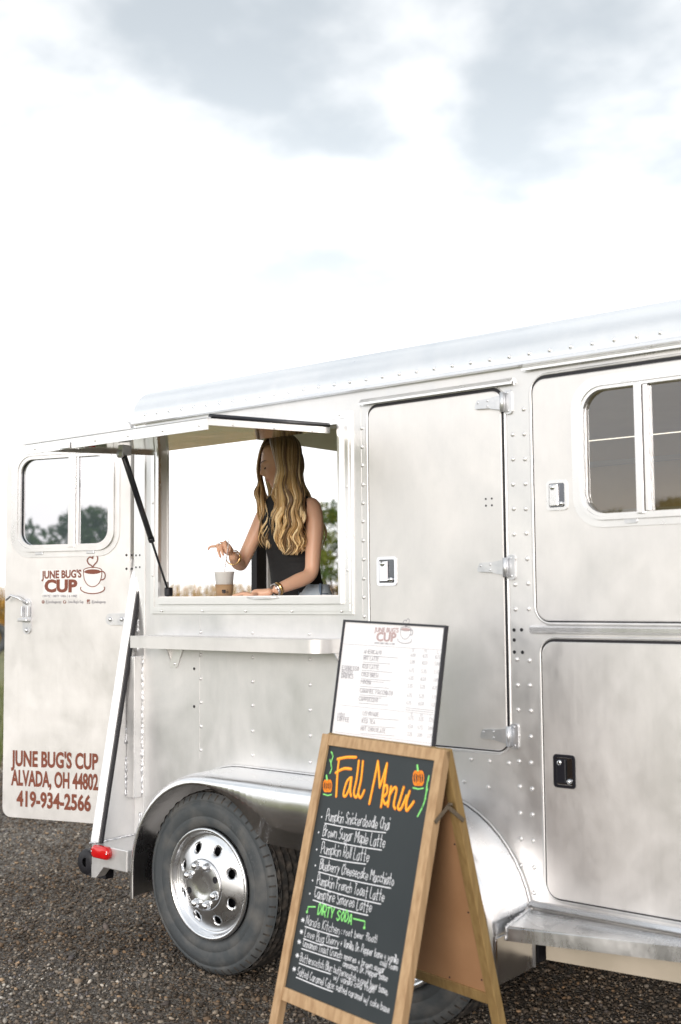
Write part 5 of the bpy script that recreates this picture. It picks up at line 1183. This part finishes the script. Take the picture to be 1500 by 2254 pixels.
def lock(fam, u, dep, rad, seed, m_=40, end=1.0):
    g = GD[fam]; u = min(max(u, 0), len(g)-1.001); i = int(u); t = u-i
    A1, B1 = cat3(g[i], m_), cat3(g[i+1], m_); r = random.Random(seed); cl_ = math.floor(u*4.5); ph = (cl_*2.1+{'l': 0, 'r': 1.0, 'b': 2.0}[fam]) % 6.28+r.gauss(0, .36); am = r.uniform(.75, 1.3); fq = 2.7+.25*math.sin(cl_*3.3)+r.gauss(0, .08)
    pts = []; rads = []; jx = r.gauss(0, 2.2); end *= r.choice((1, 1, .98, .95, .91, .86, .80))
    for k_, (p, q) in enumerate(zip(A1, B1)):
        s = k_/(m_-1); kk = s*end*(m_-1); k0 = min(int(kk), m_-2); kt = kk-k0; s *= end; f_ = (A1[k0]*(1-kt)+A1[k0+1]*kt)*(1-t)+(B1[k0]*(1-kt)+B1[k0+1]*kt)*t; wv = max(0, s-.25)/.75
        px = f_[0]+math.sin(ph+fq*6.28*s)*7.6*am*wv*(1-.2*s)+jx*s; py = f_[1]; yy = f_[2]+math.cos(ph+fq*6.28*s)*.013*am*wv+dep*(.35+.65*s)
        pts.append(P(px, py, yy)); rads.append(rad*(.75+.6*min(s*2, 1))*(1-max(0, (s/end-.72)/.28)**1.4*.88))
    n0 = len(hm.v); hm.tube(pts, rads, 6, flat=.6)
    cidx = (4, 2, 0, 3, 1, 5, 4, 3)[int(cl_*5+len(fam)+ord(fam)) % 8] if r.random() < .5 else r.choices(range(6), [.20, .22, .20, .14, .12, .12])[0]; c0 = pal[cidx]; n1 = len(hm.v)-n0  # dark and light clump tones, the dark gaps between clumps painted in
    for k_ in range(n1):
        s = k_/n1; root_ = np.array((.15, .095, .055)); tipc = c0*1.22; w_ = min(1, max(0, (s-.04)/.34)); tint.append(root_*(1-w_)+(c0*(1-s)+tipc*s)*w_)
sd_ = 0
for fam, n, dlo, dhi in (('l', 90, -.01, .03), ('r', 300, -.012, .045), ('b', 80, -.02, .02)):
    for i in range(n):
        sd_ += 1; u = (i+random.random())/n*(len(GD[fam])-1); lock(fam, u, random.uniform(dlo, dhi), random.uniform(.0024, .0058), sd_, end=1.0)
# fine loose strands
for i in range(150): sd_ += 1; fam = random.choice('lrrrb'); lock(fam, random.uniform(0, len(GD[fam])-1), random.uniform(-.022, .022), .0009, sd_)
# scalp under the locks, open at the face
cap = bmesh.new(); bmesh.ops.create_uvsphere(cap, u_segments=40, v_segments=30, radius=1)
kill = [v for v in cap.verts if (v.co.y > .15 and v.co.z < .74) or v.co.z < -.78]
bmesh.ops.delete(cap, geom=kill, context='VERTS')
for v in cap.verts: x, y, z = v.co; v.co = hc+RT*x*(HB+.005)+FW*(y*(HA+.004)+.002)+UPH*(z*(HCc+.006))
n0 = len(hm.v); hm.bm(cap, True); tint += [np.array((.15, .09, .045))]*(len(hm.v)-n0)
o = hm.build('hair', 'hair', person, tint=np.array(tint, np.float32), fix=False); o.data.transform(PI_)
# straw held over the cup
s0, s1 = wx(505, 1184, .150), Vector((cb.x-.004, CY, CT+.092)); st_ = MB()
strw = thing('stirring_straw', 'thin red and white dotted straw held by the woman above the cup', 'straw', tuple(s1))
st_.tube([s0-s1, (0, 0, 0)], .0020, 8); st_.build('straw_tube', 'cup', strw)
dt = MB(); dd = (s0-s1)
for k_ in np.arange(.06, .98, .045): dt.lathe([(.0021, -.0013), (.0023, -.0011), (.0023, .0011), (.0021, .0013)], dd*k_, dd, 8)
dt.build('straw_stripe', 'brownlt', strw)

# ================================================================== SURROUNDINGS
def tree(name, label, loc, H, W_, seed, n=7000, group=None, pal=((.045, .075, .018), (.07, .105, .025), (.11, .13, .035), (.15, .13, .035))):
    r = random.Random(seed); g = np.random.default_rng(seed); t = thing(name, label, 'tree', loc, group)
    tb = MB(); tips = []
    def limb_(p, d, L_, rad, lvl):
        pts = [p]; k = 5
        for i in range(k): d = (d+Vector((r.gauss(0, .13), r.gauss(0, .13), r.gauss(.04, .08)))).normalized(); pts.append(pts[-1]+d*L_/k)
        tb.tube(pts, [rad*(1-.75*i/k) for i in range(k+1)], 7)
        if lvl < 2:
            for j in range(6 if lvl == 0 else 4):
                s = r.uniform(.3, 1) if lvl else r.uniform(.25, 1); q = pts[min(int(s*k), k)]; a = r.uniform(0, 6.28)
                nd = (d*.5+Vector((math.cos(a), math.sin(a), r.uniform(.0, .7)))).normalized(); limb_(q, nd, L_*r.uniform(.4, .62), rad*.45, lvl+1)
        tips.extend(pts[2:])
    for j in range(3): limb_(Vector((r.uniform(-.1, .1), r.uniform(-.1, .1), -.05)), Vector((r.uniform(-.3, .3), r.uniform(-.3, .3), 1)).normalized(), H*r.uniform(.55, .75), .035*H/2, 0)
    tb.build('trunk', 'bark', t)
    cl = []
    for i in range(46):
        z = r.uniform(.12, .95); w_ = math.sin(math.pi*min(1, z*.86+.12))**.7; a = r.uniform(0, 6.28); rr_ = W_/2*w_*math.sqrt(r.random()); cl.append((rr_*math.cos(a), rr_*math.sin(a), z*H, r.uniform(.10, .2)*W_))
    cl = np.array(cl); k = g.integers(0, len(cl), n); u = g.normal(size=(n, 3)); u /= np.linalg.norm(u, axis=1)[:, None]
    c = cl[k, :3]+u*(cl[k, 3]*g.random(n)**.45)[:, None]*np.array([1, 1, .8]); c[:, 2] = np.maximum(c[:, 2], .05)
    s = g.uniform(.05, .10, n)*W_/3.5; a = g.normal(size=(n, 3)); a /= np.linalg.norm(a, axis=1)[:, None]; b = np.cross(a, g.normal(size=(n, 3))); b /= np.linalg.norm(b, axis=1)[:, None]
    vs = np.stack([c-a*s[:, None], c+b*s[:, None]*.45, c+a*s[:, None], c-b*s[:, None]*.45], 1).reshape(-1, 3)
    cb_ = MB(); cb_.v = vs.tolist(); cb_.f = [(4*i, 4*i+1, 4*i+2, 4*i+3) for i in range(n)]; cb_.sm = [False]*n
    tone = np.array(pal)[r.choices(range(len(pal)), k=len(cl))][k]*g.uniform(.7, 1.35, (n, 1)); cb_.build('crown', 'leaf', t, tint=np.repeat(tone, 4, 0), fix=False)
    return t
bt = lambda px, d: Vector((CAM[0], CAM[1], 0))+Vector((ray(px, 1300)[0], ray(px, 1300)[1], 0)).normalized()*d
tree('bushy_tree', 'bushy green tree with yellowing leaves at the edge of the corn field, behind the woman', bt(748, 33), 4.3, 2.9, 5, 9000, pal=((.055, .10, .015), (.09, .15, .022), (.17, .20, .03), (.28, .24, .035)))
tree('dark_tree', 'dark rounded tree mirrored in the panes of the open rear door', (-12.2, -27.5, 0), 4.3, 4.4, 8, 9000, 'trees across the lot', ((.03, .07, .008), (.05, .105, .012), (.085, .14, .018)))
tree('dark_tree', 'dark spreading tree mirrored low in the window of the upper front door', (-17.5, -31.0, 0), 4.1, 6.4, 9, 9000, 'trees across the lot', ((.03, .07, .008), (.05, .105, .012), (.085, .14, .018)))
def scatter(name, label, cat, bv, bf, tints, pos, rot, scl, bend=None, seed=0):
    n = len(pos); g = np.random.default_rng(seed); bv = np.array(bv); c, s = np.cos(rot), np.sin(rot)
    v = bv[None]*scl[:, None, None]; x = v[..., 0]*c[:, None]-v[..., 1]*s[:, None]; y = v[..., 0]*s[:, None]+v[..., 1]*c[:, None]
    if bend is not None: x = x+bend[:, :1]*v[..., 2]**2; y = y+bend[:, 1:]*v[..., 2]**2
    V = np.stack([x+pos[:, :1], y+pos[:, 1:2], v[..., 2]+pos[:, 2:]], -1).reshape(-1, 3); m_ = len(bv)
    mb = MB(); mb.v = V.tolist(); mb.f = [tuple(i+k*m_ for i in f) for k in range(n) for f in bf]; mb.sm = [False]*len(mb.f)
    T = (np.array(tints)[None]*g.uniform(.75, 1.3, (n, 1, 1))*g.uniform(.92, 1.08, (n, 1, 3))).reshape(-1, 3)
    o = mb.build(name, 'blade', None, tint=T, fix=False); o['label'] = label; o['category'] = cat; return kind(o, 'stuff')
# standing ripe corn
g = np.random.default_rng(21); bv, bf, tt = [], [], []
def strip(pts, wd, side, col):
    o = len(bv); k = len(pts)
    for i, p in enumerate(pts):
        w_ = wd*(1-abs(2*i/(k-1)-.7)*.6); bv.append((p[0]-side[0]*w_, p[1]-side[1]*w_, p[2])); bv.append((p[0]+side[0]*w_, p[1]+side[1]*w_, p[2])); tt.extend([col, col])
    bf.extend([(o+2*i, o+2*i+1, o+2*i+3, o+2*i+2) for i in range(k-1)])
strip([(0, 0, 0), (0, 0, 1.0), (0, 0, 2.0)], .015, (1, 0), (.30, .20, .07)); strip([(0, 0, 0), (0, 0, 1.0), (0, 0, 2.0)], .015, (0, 1), (.30, .20, .07))
for i in range(9):
    a = i*2.4; z = .3+i*.18; L_ = .42*(1-.03*i); d = (math.cos(a), math.sin(a)); sd2 = (-d[1], d[0]); col = [(.50, .29, .05), (.58, .34, .07), (.36, .28, .05), (.55, .27, .055)][i % 4]
    strip([(d[0]*L_*t, d[1]*L_*t, z+.30*t-.62*t*t) for t in (0, .3, .6, 1)], .035, sd2, col)
for i in range(4): a = i*1.6+.3; d = (math.cos(a), math.sin(a)); strip([(0, 0, 1.9), (d[0]*.05, d[1]*.05, 2.08), (d[0]*.12, d[1]*.12, 2.2)], .010, (-d[1], d[0]), (.50, .34, .14))
E_, T_ = np.array([-.74, .672]), np.array([.672, .74]); pos = []
for r_ in range(14):
    for t in np.arange(-26, 24, .19): p = np.array([CAM[0], CAM[1]])+E_*(40.5+r_*.76+g.normal(0, .06))+T_*(t+g.normal(0, .05)); pos.append((p[0], p[1], -.01))
pos = np.array(pos); n = len(pos)
scatter('corn_field', 'ripe tan corn standing in rows along the horizon', 'corn field', bv, bf, tt, pos, g.uniform(0, 6.28, n), g.uniform(.80, .96, n), g.normal(0, .015, (n, 2)), 3)
# rough grass between the lot and the corn
bv, bf, tt = [(-.004, 0, 0), (.004, 0, 0), (-.003, .0, .10), (.003, 0, .10), (0, 0, .19)], [(0, 1, 3, 2), (2, 3, 4)], [(.07, .10, .025)]*2+[(.13, .16, .04)]*2+[(.26, .25, .08)]
n = 26000; q = g.uniform(0, 1, (n, 2)); X2 = -17+11.5*q[:, 0]; Y2 = 2.2+q[:, 1]**1.5*14; ok = Y2 > 4.3-(np.abs(X2)-5)*.42+g.normal(0, .12, n); pos = np.stack([X2, Y2, np.full(n, -.01)], 1)[ok]; n = len(pos)
scatter('grass', 'rough green and straw-coloured grass beyond the gravel', 'grass', bv, bf, tt, pos, g.uniform(0, 6.28, n), g.uniform(.45, 1.25, n), g.normal(0, 1.6, (n, 2)), 4)
# big tyre standing at the edge of the field
tl2 = G(-17, 1441, 0); ty = thing('tractor_tyre', 'large worn black tyre standing on the grass in front of the corn', 'tyre', tuple(tl2)); vd = Vector((-.72, .69, 0)).normalized(); tw = Vector((CAM[0], CAM[1], 0))-tl2; tw = (tw.normalized()+Vector((.25, .1, 0))).normalized()
t_ = MB(); t_.lathe([(.26, -.14), (.30, -.17), (.38, -.18), (.43, -.15), (.445, -.08), (.445, .08), (.43, .15), (.38, .18), (.30, .17), (.26, .14)], (0, 0, .44), tw, 48, closed=True)
t_.build('tyre_wall', 'tyre', ty); t2 = MB()
for j in range(36):
    a = 2*math.pi*j/36; q = tw.to_track_quat('Z', 'Y').to_matrix(); rd_ = q.col[0]*math.cos(a)+q.col[1]*math.sin(a); tn = -q.col[0]*math.sin(a)+q.col[1]*math.cos(a)
    t2.obox(Vector((0, 0, .44))+rd_*.440-tn*.014+tw*(.0 if j % 2 else -.14), tn*.03, tw*.14, rd_*.016)
t2.build('tread', 'tread', ty)
